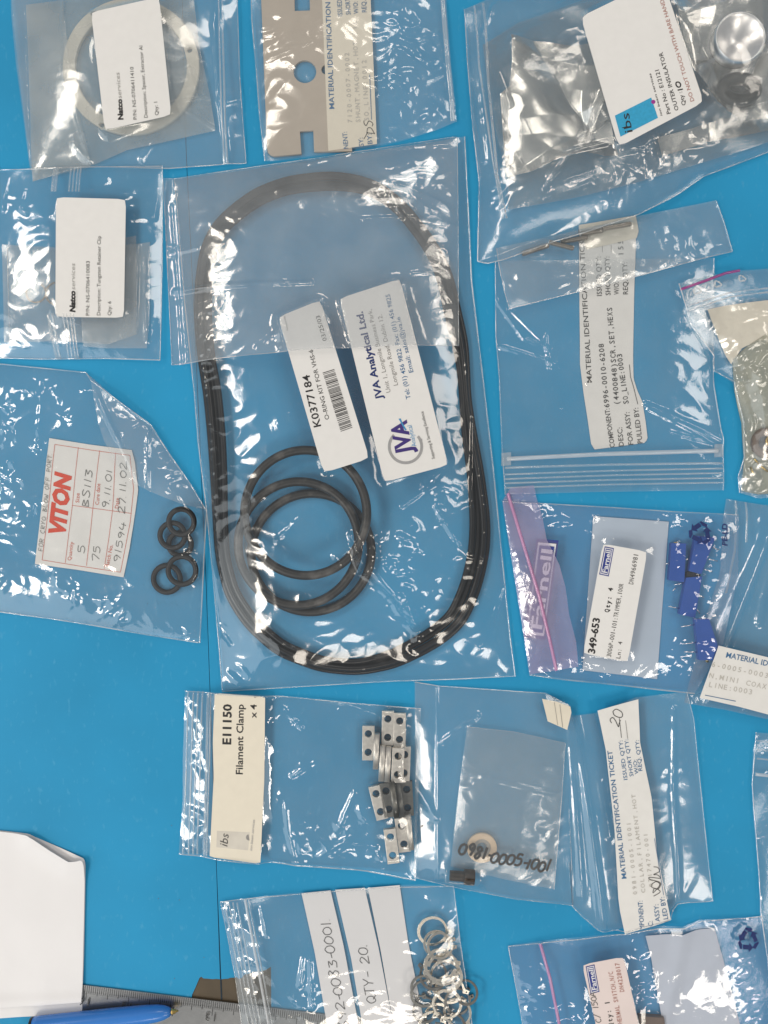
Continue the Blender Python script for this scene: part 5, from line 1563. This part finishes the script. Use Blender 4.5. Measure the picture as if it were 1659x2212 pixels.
# hold the torn ticket inside
o, zf = None, None
tX, tY = coons(*tk, 6)
coll.finish()
o, zf = loose_sheet('torn_ticket', tk, M_TICKET, 'torn long ticket with handwritten 20 and a signature, on the creased clear bag', 'ticket', wave=.5, seed=19, lift=.2)
pr = Print(zf)
pr.text('MATERIAL IDENTIFICATION TICKET', *q('f', 998, 910, 933, 335), 9.8, K_BLUE, bold=.01)
for s, a_ in (('ISSUED QTY:', (1003, 466, 980, 290)), ('SHORT QTY:', (1030, 450, 1006, 285)), ('W/O:', (1053, 440, 1044, 376)), ('REQ. QTY:', (1070, 426, 1054, 288))):
    pr.text(s, *q('f', *a_), 8.2, K_BLUE)
pr.text('MPONENT:', *q('i', 905, 235, 893, 66), 10, K_BLUE)
pr.text('SC:', *q('i', 957, 233, 952, 184), 10, K_BLUE)
pr.text('R ASSY:', *q('i', 999, 222, 985, 86), 10, K_BLUE)
pr.text('LLED BY:', *q('i', 1046, 190, 1020, 42), 10, K_BLUE)
pr.text('0981-0005-1001', *q('f', 1046, 985, 1016, 655), 8.5, K_FAINT, mono=True)
pr.text('COLLAR,FILAMENT,HOT', *q('f', 1083, 975, 1038, 530), 8.5, K_FAINT, mono=True)
pr.text('0717470-001', *q('f', 1118, 950, 1092, 705), 8.5, K_FAINT, mono=True)
pr.line(*q('f', 976, 278, 966, 190), 1.1, K_DARK); pr.line(*q('f', 1004, 282, 994, 200), 1.0, K_MID)
pr.hand('20', *q('f', 962, 232, 986, 160), 22, 1.4, K_BLACK, seed=12)
pr.line(*q('f', 1165, 985, 1124, 730), 1.0, K_BLUE)
sg = q('f', 1120, 990, 1150, 970, 1125, 955, 1118, 975, 1148, 940, 1130, 925, 1108, 945, 1140, 958, 1150, 930, 1105, 915, 1102, 905, 1150, 910, 1138, 895, 1120, 893, 1145, 880, 1140, 862, 1120, 858)
pr.stroke(smooth_line(sg, 7), 1.2, K_BLACK)
pr.build('printed_lettering', o)
tk2 = (q('f', 620, 104, 645, 205), q('f', 620, 104, 690, 118, 748, 140), q('f', 748, 140, 752, 165, 732, 243), q('f', 645, 205, 690, 225, 732, 243))
o, zf = loose_sheet('ticket_scrap', tk2, M_CREAM, 'small cream folded ticket end at the upper edge of the collar bag', 'ticket', wave=.8, seed=23, lift=.25, step=4)
pr = Print(zf); pr.line(*q('f', 675, 120, 690, 222), .8, K_MID); pr.line(*q('f', 700, 130, 712, 232), 1.0, K_MID); pr.build('printed_lines', o)
ov = (q('f', 1112, 550, 1140, 800, 1200, 1100), q('f', 1112, 550, 1240, 545), q('f', 1240, 545, 1262, 800, 1270, 1020), q('f', 1200, 1100, 1240, 1035, 1270, 1020))
coll.seam(sides[3], SEAM_GLINT, 2.2); coll.seam(sides[1][:4], SEAM_GLINT, 2.2); coll.seam(sides[2], SEAM_GLINT, 2.0)
crumbs_v, crumbs_f = [], []
for x, y, r in ((80, 684, 2.2), (85, 682, 1.5), (74, 690, 1.4)):
    p = q('f', x, y)[0]; crumb(*p, float(sample(*p)) + .2, r)
for x, y in ((1040, 553), (1178, 562), (1340, 940), (1146, 1078), (1128, 73)):
    p = q('h', x, y)[0]; crumb(*p, .4, 1.1)
oc = mk('table_crumbs', crumbs_v, crumbs_f, M_CRUMB, smooth=False); oc['kind'] = 'stuff'

# ================================================================== filament clamp bag
sides = (q('e', 80, 70, 62, 500, 60, 800, 35, 1140), q('e', 80, 70, 280, 82, 700, 105, 1150, 148, 1620, 186), q('e', 1620, 186, 1605, 700, 1585, 1297), q('e', 35, 1140, 245, 1155, 570, 1184, 820, 1215, 1270, 1242, 1585, 1297))
clampbag = Bag('clear zip bag with cream label holding a heap of small drilled steel blocks', sides, CRISP, 161, load=.010, low=.5, mid=.26, fine=.12, base_amp=.2,
               patches=[(*p, r, a) for p, r, a in zip(q('e', 750, 270, 800, 380, 820, 530, 720, 460, 640, 140, 1060, 1080, 850, 1180, 1230, 830, 1100, 930, 720, 740, 890, 950, 1290, 1220, 1500, 300, 1530, 600, 1510, 1200, 130, 300, 180, 900, 110, 1100, 100, 520, 150, 560, 140, 130, 1240, 230, 940, 1190, 690, 800),
                                                      (34, 30, 30, 28, 24, 40, 36, 26, 26, 24, 28, 26, 26, 26, 26, 30, 34, 26, 26, 24, 24, 22, 26, 24), (2.0, 1.9, 1.8, 1.5, 1.5, 2.1, 2.0, 1.7, 1.6, 1.5, 1.5, 1.8, 1.7, 1.7, 1.7, 1.4, 1.6, 1.6, 1.4, 1.4, 1.4, 1.4, 1.8, 1.3))],
               creases=[(q('e', 640, 260, 720, 180, 840, 300), 1.0, 8), (q('e', 740, 760, 760, 1000, 800, 1200), .9, 8), (q('e', 1080, 960, 1190, 700), .9, 8), (q('e', 960, 1140, 1120, 1030, 1320, 1050), 1.2, 9), (q('e', 1310, 1060, 1370, 1200), .9, 7), (q('e', 1090, 180, 1150, 160, 1370, 230), 1.0, 7), (q('e', 790, 600, 930, 520), .8, 8)])
me = plate_mesh([(-12.1, -36), (12.1, -36), (12.1, 36), (-12.1, 36)], [circle(0, -20, 8.6, 24), circle(0, 19.5, 8.6, 24)], 3.3, .25)
med = me.copy()
spec = [  # quad centre, long-axis angle from vertical, level, edge-on, dark, label
    (1276, 420, .5, 0, 0, 0, 'flat steel clamp farthest left at the top of the heap'),
    (1328, 477, 2, .2, 1, 0, 'steel clamp on edge just right of the top left clamp'),
    (1404, 322, .8, 0, 0, 0, 'flat steel clamp highest in the bag, with both holes clear'),
    (1482, 336, .8, 0, 0, 0, 'flat steel clamp in the upper right corner under bag glare'),
    (1366, 556, 3, .2, 1, 0, 'steel clamp on edge, left one of two parallel edges'),
    (1405, 561, 3, 0, 1, 0, 'steel clamp on edge, right one of two parallel edges'),
    (1470, 567, 2, 3.7, 0, 0, 'flat steel clamp beside the two parallel edge-on clamps, upper layer'),
    (1512, 556, 2, 0, 0, 0, 'flat steel clamp mostly hidden under its neighbour at the right side'),
    (1342, 812, -14, 0, 0, 0, 'tilted flat steel clamp left of the dark clamps'),
    (1402, 795, -9, 0, 0, 1, 'dark flat clamp next to the tilted bright one'),
    (1447, 797, -7.5, 3.6, 1, 1, 'dark clamp on edge lying over the dark flat one'),
    (1486, 797, -8, 0.2, 1, 1, 'dark clamp on edge, right of the other dark edge'),
    (1530, 785, -3, 0, 0, 1, 'dark flat clamp at the right rim of the bag'),
    (1502, 1024, -8, 0, 0, 0, 'flat steel clamp second from the bottom'),
    (1429, 1098, -7, 3.4, 0, 0, 'lowest flat steel clamp, nearest the bottom of the bag'),
    (1548, 1010, -6, 0, 1, 0, 'steel clamp on edge peeking out at the lower right'),
]
zb = top_of(q('e', 1240, 210, 1560, 210, 1560, 1215, 1240, 1215), 95) + .1
for x, y, ang, lz, edge, dark, lb in spec:
    p = q('e', x, y)[0]
    z = zb + lz
    p = tuple(PC + (np.array(p) - PC) * sunk(z + (6.7 if edge else 3.3)))
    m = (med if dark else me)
    L = [(p[0] - (6 if edge else 12), p[1] - 35), (p[0] + (6 if edge else 12), p[1] - 35), (p[0] + (6 if edge else 12), p[1] + 35), (p[0] - (6 if edge else 12), p[1] + 35)]
    if edge:
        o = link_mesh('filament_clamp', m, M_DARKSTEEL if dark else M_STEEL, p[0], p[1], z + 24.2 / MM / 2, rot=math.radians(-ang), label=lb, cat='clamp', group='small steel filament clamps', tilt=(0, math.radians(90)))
        # turn the block on its long edge: x becomes up
        o.location.x -= 6 * S
        stamp_poly(L, z + 24.2 / MM)
    else:
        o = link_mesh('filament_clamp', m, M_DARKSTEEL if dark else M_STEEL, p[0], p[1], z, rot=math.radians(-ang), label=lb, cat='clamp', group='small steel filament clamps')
        stamp_poly(L, z + 3.3)
clampbag.close()
LQ = q('e', 278, 78, 609, 100, 576, 1186, 243, 1146)
lsides = (q('e', 279, 84, 266, 400, 272, 620, 244, 1140), q('e', 279, 84, 290, 79, 598, 98, 608, 108), q('e', 608, 108, 602, 640, 576, 1178), q('e', 244, 1140, 252, 1148, 568, 1186, 576, 1178))
poly = outline(lsides)
zf = clampbag.label_plane(poly)
X, Y = coons(*lsides, 12)
lab = mk('paper_label', gverts(X, Y, zf(X, Y)), grid_faces(*X.shape), M_CREAM, clampbag.root); solidify(lab, .12)
clampbag.finish()
stamp_poly(poly, float(zf(X, Y).max()) + .1)
pr = Print(zf, .03)
pr.poly(q('e', 292, 975, 508, 982, 496, 1100, 288, 1082)[::-1], M_GREYBLOCK)
pr.build('logo_panel', lab)
pr = Print(zf)
pr.text('E11150', *q('e', 384, 412, 389, 150), 17.5, K_BLACK, bold=.03)
pr.text('Filament Clamp', *q('e', 461, 605, 468, 150), 14.5, K_BLACK, bold=.014)
pr.text('x 4', *q('e', 551, 238, 552, 150), 13, K_BLACK, bold=.014)
pr.text('ibs', *q('e', 360, 1078, 370, 1000), 17, K_DARK, italic=.2)
pr.ring(q('e', 502, 1015)[0], .2, 6.5, 100, 280, K_MID, 14)
pr.text('ion beam services', *q('e', 522, 1102, 541, 902), 5.5, K_GREY2, italic=.25)
pr.ring(q('e', 543, 100)[0], 1.5, 2.4, 0, 360, K_MID, 16)
pr.build('printed_lettering', lab)
for x0, x1, w in ((100, 62, 4), (135, 100, 4), (165, 130, 4), (195, 158, 4)):
    clampbag.strip(q('e', x0, 72, x0 - 10, 500, x1, 1142), w, ZIP, 'zip_ridge', 1, .4)
clampbag.strip(q('e', 233, 80, 228, 500, 206, 1150), 6, ZIP, 'zip_strip', 2, .6)
clampbag.strip(q('e', 252, 80, 246, 500, 222, 1150), 4, ZIP, 'zip_strip', 1, .5)
clampbag.seam(sides[1], SEAM_GLINT, 2.4); clampbag.seam(sides[3], SEAM_GLINT, 3.0)

# ================================================================== white paper, ruler, pen (bottom left)
ps = (q('h', -300, 108, -300, 1345), q('h', -300, 108, 0, 106, 60, 112, 190, 127, 236, 150, 400, 218, 552, 284), q('h', 552, 284, 562, 300, 566, 330, 556, 800, 545, 1296), q('h', -300, 1345, 0, 1338, 545, 1296))
# steel rule first, it passes under the paper
rx0, ry0 = q('h', 300, 1085)[0]
rx1, ry1 = q('g', 960, 968)[0]
u = np.array([rx1 - rx0, ry1 - ry0]); Lr = np.linalg.norm(u); u /= Lr; w_ = np.array([-u[1], u[0]])
WR = 90
rq = [tuple(np.array((rx0, ry0))), (rx1, ry1), tuple(np.array((rx1, ry1)) + w_ * WR), tuple(np.array((rx0, ry0)) + w_ * WR)]
ruler = empty('steel_ruler', q('h', 900, 1300)[0], .35, 'steel ruler with inch marks upside down along the bottom edge', 'ruler')
box_prism('ruler_blade', rq, .36, 1.3, M_RULER, ruler, .08)
pr = Print(lambda x, y: 1.3 + 0 * np.asarray(x, float), .01)
p16 = np.array(q('h', 580, 1118)[0]); d16 = float(np.dot(p16 - np.array((rx0, ry0)), u))
inch = 277.5 * .32894
for k in range(-40, 200):
    d = d16 + k * inch / 20
    if d < 2 or d > Lr - 2:
        continue
    ln = 31 if k % 20 == 0 else (24 if k % 10 == 0 else (20 if k % 5 == 0 else 15))
    a = np.array((rx0, ry0)) + u * d + w_ * .8
    pr.line(tuple(a), tuple(a + w_ * ln), 1.05, K_BLACK)
for k in range(-40, 200):
    d = d16 + k * inch / 20
    if 2 < d < Lr - 2 and k % 2 == 0:
        a = np.array((rx0, ry0)) + u * (d + inch / 40) + w_ * (WR - 1)
        pr.line(tuple(a), tuple(a - w_ * 12), .7, K_BLACK)
pr.line(tuple(np.array((rx0, ry0)) + w_ * 15.5), tuple(np.array((rx1, ry1)) + w_ * 15.5), .5, K_DARK)
for i, s in enumerate(('16', '15', '14', '13', '12')):
    d = d16 + i * inch
    base = np.array((rx0, ry0)) + u * d + w_ * 26
    st = base - u * 0 + w_ * 0
    # upside down: reads right to left, tops towards the lower edge
    pr.text(s[0], tuple(st + u * 8), tuple(st + u * 5.5 if s[0] == '1' else st + u * 2), 16, K_DARK, bold=-.004)
    pr.text(s[1], tuple(st - u * 4), tuple(st - u * 13), 16, K_DARK)
pr.build('engraved_marks', ruler)
stamp_poly(rq, 1.35)
def curl(X, Y):
    c = q('h', 556, 288)[0]
    d = np.hypot(X - c[0], (Y - c[1]))
    return 1.0 * np.exp(-(d / 60) ** 2)
o1, zf1 = loose_sheet('white_paper', ps, M_PAPER, 'under sheet of white paper whose edge shows past the curled corner', 'paper', wave=.3, seed=31, zextra=curl, step=6)
ps2 = (q('h', -300, 110, -300, 1230), q('h', -300, 110, 0, 108, 60, 114, 190, 129, 236, 152, 350, 228, 465, 297, 510, 294, 545, 286), q('h', 545, 286, 560, 296, 565, 330, 555, 800, 547, 1215), q('h', -300, 1230, 0, 1262, 547, 1225))
def curl2(X, Y):
    d = seg_dist(X, Y, q('h', 236, 152, 465, 297, 545, 290))
    f = q('h', 0, 1245, 547, 1220)
    return .4 + 2.6 * np.exp(-(d / 30) ** 2) + 1.6 * np.exp(-(seg_dist(X, Y, q('h', -300, 1225, 0, 1232, 547, 1205)) / 16) ** 2)
o2, zf2 = loose_sheet('white_paper', ps2, M_PAPER, 'upper blank sheet of white paper with its corner curled up', 'paper', wave=.3, seed=32, zextra=curl2, step=5)
# pen
pa = np.array(q('h', 205, 1400)[0]); pb = np.array(q('h', 1120, 1308)[0])
zp = max(top_of([(60, 2195), (190, 2185), (190, 2230), (60, 2230)], 60), 1.4) + 20 / MM
pa = PC + (pa - PC) * sunk(zp); pb = PC + (pb - PC) * sunk(zp)
pen = empty('ballpoint_pen', (pa + pb) / 2, zp, 'blue ballpoint pen with brass tip lying on the ruler and paper', 'pen')
za = zp; zb_ = zp - 1.6
def penp(t):
    return tuple(pa + (pb - pa) * t)
RP = 20.5
lathe_along('pen_barrel', penp(0.02), (*penp(1.0), zb_), [(0, 3), (0, RP), (.04, RP + .3), (.55, RP), (.80, RP * .93), (.90, RP * .84), (.95, RP * .70), (.985, RP * .50), (1, 6.5), (1, 3)], M_PEN, pen, ns=32, z=za)
lathe_along('barrel_rim', penp(0.0), (*penp(0.02), za), [(0, 3), (0, RP * .98), (1, RP * 1.01), (1, 3)], M_BLACKP, pen, ns=32, z=za)
lathe_along('pen_tip', penp(1.0), (*penp(1.052), zb_ - .3), [(0, 6.2), (.2, 6.2), (.25, 5.2), (.6, 4.6), (.64, 3.0), (.95, 1.8), (1, .6)], M_BRASS, pen, ns=20, z=zb_)
stamp_path([tuple(pa), tuple(pb)], 18, zp + 5)

# ================================================================== retaining ring bag (bottom)
sides = (q('g', 45, 268, 90, 480, 135, 720, 200, 1200), q('g', 45, 268, 190, 243, 520, 216, 900, 185, 1100, 170, 1415, 155), q('g', 1415, 155, 1460, 520, 1530, 1000, 1560, 1200), q('g', 200, 1200, 1560, 1200))
clips = Bag('clear zip bag of steel retaining rings with three handwritten paper strips', sides, CRISP, 171, load=.010, low=.5, mid=.26, fine=.13, base_amp=.22,
            patches=[(*p, r, a) for p, r, a in zip(q('g', 130, 300, 80, 420, 110, 520, 300, 400, 400, 340, 570, 720, 520, 830, 540, 900, 735, 290, 940, 360, 1260, 220, 1160, 460, 1440, 300, 1500, 690, 820, 760, 1040, 800, 230, 760, 1200, 300, 1330, 900, 170, 620, 1480, 880), (30, 26, 24, 20, 20, 26, 30, 26, 26, 26, 34, 24, 26, 26, 20, 24, 30, 26, 40, 26, 30), (1.6, 1.5, 1.5, 1.2, 1.1, 1.5, 1.7, 1.6, 1.6, 1.6, 1.8, 1.6, 1.6, 1.7, 1.5, 1.7, 1.4, 1.5, 1.9, 1.6, 1.8))],
            creases=[(q('g', 580, 580, 590, 850), 1.2, 8), (q('g', 290, 290, 330, 440), .8, 7), (q('g', 540, 560, 520, 720), .8, 7)])
tops = []
for poly4, lb in ((q('g', 523, 215, 694, 199, 770, 520, 880, 1100, 700, 1150, 600, 560), 'paper strip with a long handwritten number, farthest from the retaining rings'),
                  (q('g', 721, 196, 895, 183, 975, 530, 1075, 1050, 900, 1100, 815, 600), 'paper strip with handwritten QTY 20'),
                  (q('g', 914, 183, 1101, 169, 1150, 500, 1260, 1050, 1080, 1080, 990, 560), 'blank paper strip nearest the retaining rings')):
    a = poly4
    sd4 = ([a[0], a[5], a[4]], [a[0], a[1]], [a[1], a[2], a[3]], [a[4], a[3]])
    o, zf = loose_sheet('paper_strip', sd4, M_PAPER, lb, 'paper strip', wave=.35, seed=41, group='three paper strips in the retaining ring bag', lift=.12)
    pr = Print(zf)
    if 'number' in lb:
        pr.hand('692-0083-0001.', *q('g', 800, 1010, 684, 345), 20, 1.5, K_DARK, seed=21, slant=.1)
        pr.build('handwritten_number', o)
    elif 'QTY' in lb:
        pr.hand('QTY- 20.', *q('g', 965, 865, 905, 500), 20, 1.5, K_DARK, seed=22, slant=.1)
        pr.build('handwritten_number', o)
# circlips
def circlip(R, w0, w1, gap, lug):
    o, i = [], []
    n = 44
    for k in range(n + 1):
        a = math.radians(gap + (360 - 2 * gap) * k / n)
        wv = w0 + (w1 - w0) * (0.5 - .5 * math.cos(a))
        o.append((R * math.cos(a), R * math.sin(a))); i.append(((R - wv) * math.cos(a), (R - wv) * math.sin(a)))
    def L(s):
        a = math.radians(gap) * s
        e = np.array((math.cos(a), math.sin(a))); t = np.array((-math.sin(a), math.cos(a))) * s
        b = e * R
        return [tuple(b + t * 9 + e * .2), tuple(b + t * 7 + e * lug), tuple(b - t * .5 + e * lug), tuple(b - t * 1.2 - e * w0)], tuple(b + t * 3.0 + e * (lug * .45))
    l1, h1 = L(1); l2, h2 = L(-1)
    o = [p for p in o if math.atan2(abs(p[1]), p[0]) > math.radians(gap) + 9.0 / R]
    outer = l1[::-1] + o + l2
    outer = [l1[3], l1[2], l1[1], l1[0]] + o + [l2[0], l2[1], l2[2], l2[3]] + i[::-1][1:-1]
    return plate_mesh(outer, [circle(*h1, 2.0, 12), circle(*h2, 2.0, 12)], .9, .1)
cm = circlip(32, 3.8, 6.2, 9, 9)
cm2 = circlip(32, 3.6, 6.0, 9, 9)
pile = [  # sheet g position, scale, gap direction (deg, image clockwise from right), level mm, tilt, label
    (1250, 900, .85, 250, 0, (.10, .1), 1, 'dark retaining ring at the left foot of the pile'),
    (1245, 800, .95, 300, .9, (.12, .0), 1, 'dark reflecting retaining ring on the left of the pile'),
    (1440, 850, .9, 330, .2, (0, .15), 1, 'dark retaining ring on the right of the pile with lugs out'),
    (1395, 770, 1.0, 20, 1.0, (.1, -.1), 0, 'retaining ring on the right whose lugs point outward'),
    (1330, 940, .95, 120, .4, (0, .05), 0, 'retaining ring lowest in the pile at the frame edge'),
    (1375, 690, 1.1, 140, 2.2, (.06, .06), 0, 'bright retaining ring in the middle, second large one from below'),
    (1358, 645, 1.08, 185, 3.4, (.05, -.05), 0, 'bright retaining ring in the middle, third large one from the top'),
    (1335, 615, 1.08, 10, 4.6, (-.06, .05), 0, 'bright retaining ring just below the two small overlapped ones'),
    (1292, 430, 1.02, 20, 1.0, (.05, .10), 0, 'topmost retaining ring, lying apart with a beige face'),
    (1318, 500, .90, 95, 2.4, (.08, -.06), 0, 'retaining ring second from the top, under the small upright one'),
    (1335, 505, .88, 350, 4.0, (-.10, .04), 0, 'retaining ring lying over the second from the top'),
    (1378, 845, 1.0, 120, 4.2, (.03, .03), 0, 'frontmost bright retaining ring around a glaring patch'),
    (1490, 780, .8, 200, 1.6, (.2, .25), 1, 'retaining ring at far right seen nearly on edge'),
    (1300, 690, .95, 230, 1.2, (.1, .1), 1, 'dark retaining ring mostly hidden under the middle bright rings'),
    (1440, 905, .95, 60, 1.0, (.1, -.1), 0, 'retaining ring at the lower right of the pile near the frame edge'),
    (1290, 980, .95, 30, 1.4, (-.1, .1), 0, 'retaining ring cut by the lower frame edge, on the left'),
    (1410, 985, .9, 200, 2.0, (.1, .12), 1, 'retaining ring cut by the lower frame edge, on the right'),
    (1225, 740, .75, 60, 1.8, (-.2, .2), 1, 'small looking retaining ring tilted against the blank strip'),
]
zb = top_of(q('g', 1210, 350, 1500, 350, 1500, 960, 1260, 960), 70) + .1
for x, y, sc, gd, lz, tl2, dk, lb in pile:
    p = q('g', x, y)[0]
    o = link_mesh('retaining_ring', cm2 if dk else cm, M_DARKSTEEL if dk else M_CLIP, p[0], p[1], zb + lz + 1.2 * (abs(tl2[0]) + abs(tl2[1])) * 6, rot=math.radians(-gd), label=lb, cat='retaining ring', group='steel retaining rings in the bottom bag', tilt=tl2)  # darker steel on some rings paints in their dark reflections
    o.scale = (sc, sc, 1)
    o.rotation_mode = 'ZXY' if False else 'XYZ'
    cpts = circle(p[0], p[1], 29 * sc, 28)
    stamp_path(cpts + [cpts[0]], 4, zb + lz + 1.6)
clips.close().finish()
clips.strip(q('g', 192, 244, 240, 470, 290, 720, 370, 1150), 6, ZIPW, 'zip_strip', 1, .7)
clips.strip(q('g', 212, 243, 262, 470, 312, 720, 392, 1150), 4, ZIP, 'zip_strip', 1, .5)
for dx in (25, 50, 75, 100):
    clips.strip(q('g', 45 + dx, 266, 92 + dx, 480, 138 + dx, 720, 225 + dx, 1150), 3.6, ZIP, 'zip_ridge', 1, .35)
clips.seam(sides[0], SEAM_GLINT, 2.0); clips.seam(sides[1], SEAM_GLINT, 2.4); clips.seam(sides[2], SEAM_GLINT, 2.0)

# ================================================================== second lilac zip bag (bottom right)
sides = (q('i', 115, 362, 165, 620, 230, 1000), q('i', 115, 362, 290, 338, 560, 300, 750, 266, 990, 238, 1150, 246, 1250, 205, 1400, 198, 1620, 186), q('i', 1620, 186, 1680, 500, 1740, 1000), q('i', 230, 1000, 1740, 1000))
bag = Bag('clear pink zip bag with a pale paper and pinkish label at the bottom right', sides, film('blue_tint_film', .05), 181, load=.012, low=.45, mid=.26, fine=.14, base_amp=.25,
          patches=[(*p, r, a) for p, r, a in zip(q('i', 870, 400, 920, 500, 860, 560, 900, 620, 270, 500, 350, 460, 260, 690, 440, 720, 520, 340, 1300, 215, 1450, 400, 1500, 520, 1560, 700, 1620, 780, 1520, 220, 340, 700, 560, 730, 800, 290, 1570, 640), (28, 28, 28, 26, 28, 24, 30, 26, 24, 24, 26, 26, 28, 28, 24, 24, 20, 22, 24), (2.4, 2.4, 2.3, 2.1, 1.6, 1.7, 1.9, 1.8, 1.7, 1.8, 1.9, 1.9, 2.0, 2.0, 1.8, 1.4, 1.6, 1.7, 2.0))])
pq = (q('i', 925, 295, 960, 430, 1000, 650, 1060, 1000), q('i', 925, 295, 1040, 288, 1140, 290, 1240, 262, 1336, 254), q('i', 1336, 254, 1420, 560, 1530, 1000), q('i', 1060, 1000, 1530, 1000))
def fold(X, Y):
    return 1.4 * np.clip(1 - seg_dist(X, Y, q('i', 1145, 290, 1100, 500, 1040, 830)) / 26, 0, 1) + .9 * np.clip(1 - seg_dist(X, Y, q('i', 1000, 650, 1200, 520, 1340, 440)) / 22, 0, 1)
loose_sheet('grey_card', pq, solid('pale_sheet', (.70, .73, .77), rough=.6, var=.02), 'creased pale grey paper inside the bottom right pink zip bag', 'paper', wave=.7, seed=51, zextra=fold)
bp = q('i', 880, 758, 1030, 768, 1060, 1000, 890, 1000)
zq = top_of(bp, 80)
box_prism('thermal_switch', bp, zq + .2, zq + 4.0, M_TANLAB, None, .4, label='brown rectangular switch body at the bottom frame edge', cat='switch')
stamp_poly(bp, zq + 4)
bag.close()
LQ = q('i', 556, 478, 800, 424, 930, 1000, 690, 1050)
lab, zf, poly = paper_label(bag, LQ, M_PINKLAB, r=10)
bag.finish()
stamp_later(bag)
pr = Print(zf)
farnell_logo(pr, *q('i', 608, 656, 660, 640, 628, 474, 577, 488))
pr.text('DN4228017', *q('i', 806, 636, 773, 460), 9.5, K_BROWNRED, mono=True, bold=.01)
pr.text('THERMAL SWITCH,N/C', *q('i', 800, 850, 736, 515), 9.5, K_BROWNRED, mono=True, bold=.01)
pr.text('Qty: 1', *q('i', 744, 850, 718, 694), 10, K_DARK, mono=True, bold=.02)
pr.hand('C/ 150A', *q('i', 672, 830, 634, 640), 12, 1.4, K_DARK, seed=31)
pr.build('printed_lettering', lab)
pr = Print(lambda x, y: sample(x, y) + .3)
recycle_mark(pr, q('i', 1523, 308)[0], 27, K_NAVY, rot=.15)
pr.build('printed_recycling_mark', bag.root)
bag.strip(q('i', 302, 338, 352, 520, 420, 860, 440, 1000), 6.5, PINKZIP, 'zip_strip', 1, .9)
bag.seam(sides[1], SEAM_GLINT, 2.4); bag.seam(sides[0], SEAM_GLINT, 2.0)

# ================================================================== bag at the lower right edge
sides = (q('f', 1596, 262, 1580, 500, 1610, 900) + q('i', 1605, 160, 1640, 430, 1662, 830, 1680, 1000), q('f', 1596, 262, 1850, 290), q('f', 1850, 290) + q('i', 1950, 1000), q('i', 1680, 1000, 1950, 1000))
bag = Bag('clear zip bag mostly outside the frame at the lower right edge', sides, CRISP, 191, load=.012, low=.5, mid=.26, fine=.13, base_amp=.4,
          patches=[(*p, r, a) for p, r, a in zip(q('f', 1630, 380, 1620, 720, 1640, 1000), (30, 30, 30), (1.5, 1.8, 1.7))])
bag.close().finish()
bag.strip(q('f', 1592, 452, 1850, 470), 7, ZIPW, 'zip_strip', 1, .7)
for y in (300, 340, 380):
    bag.strip(q('f', 1598, y, 1850, y + 20), 4, ZIP, 'zip_ridge', 1, .4)
bag.seam(sides[0], SEAM_GLINT, 2.4)
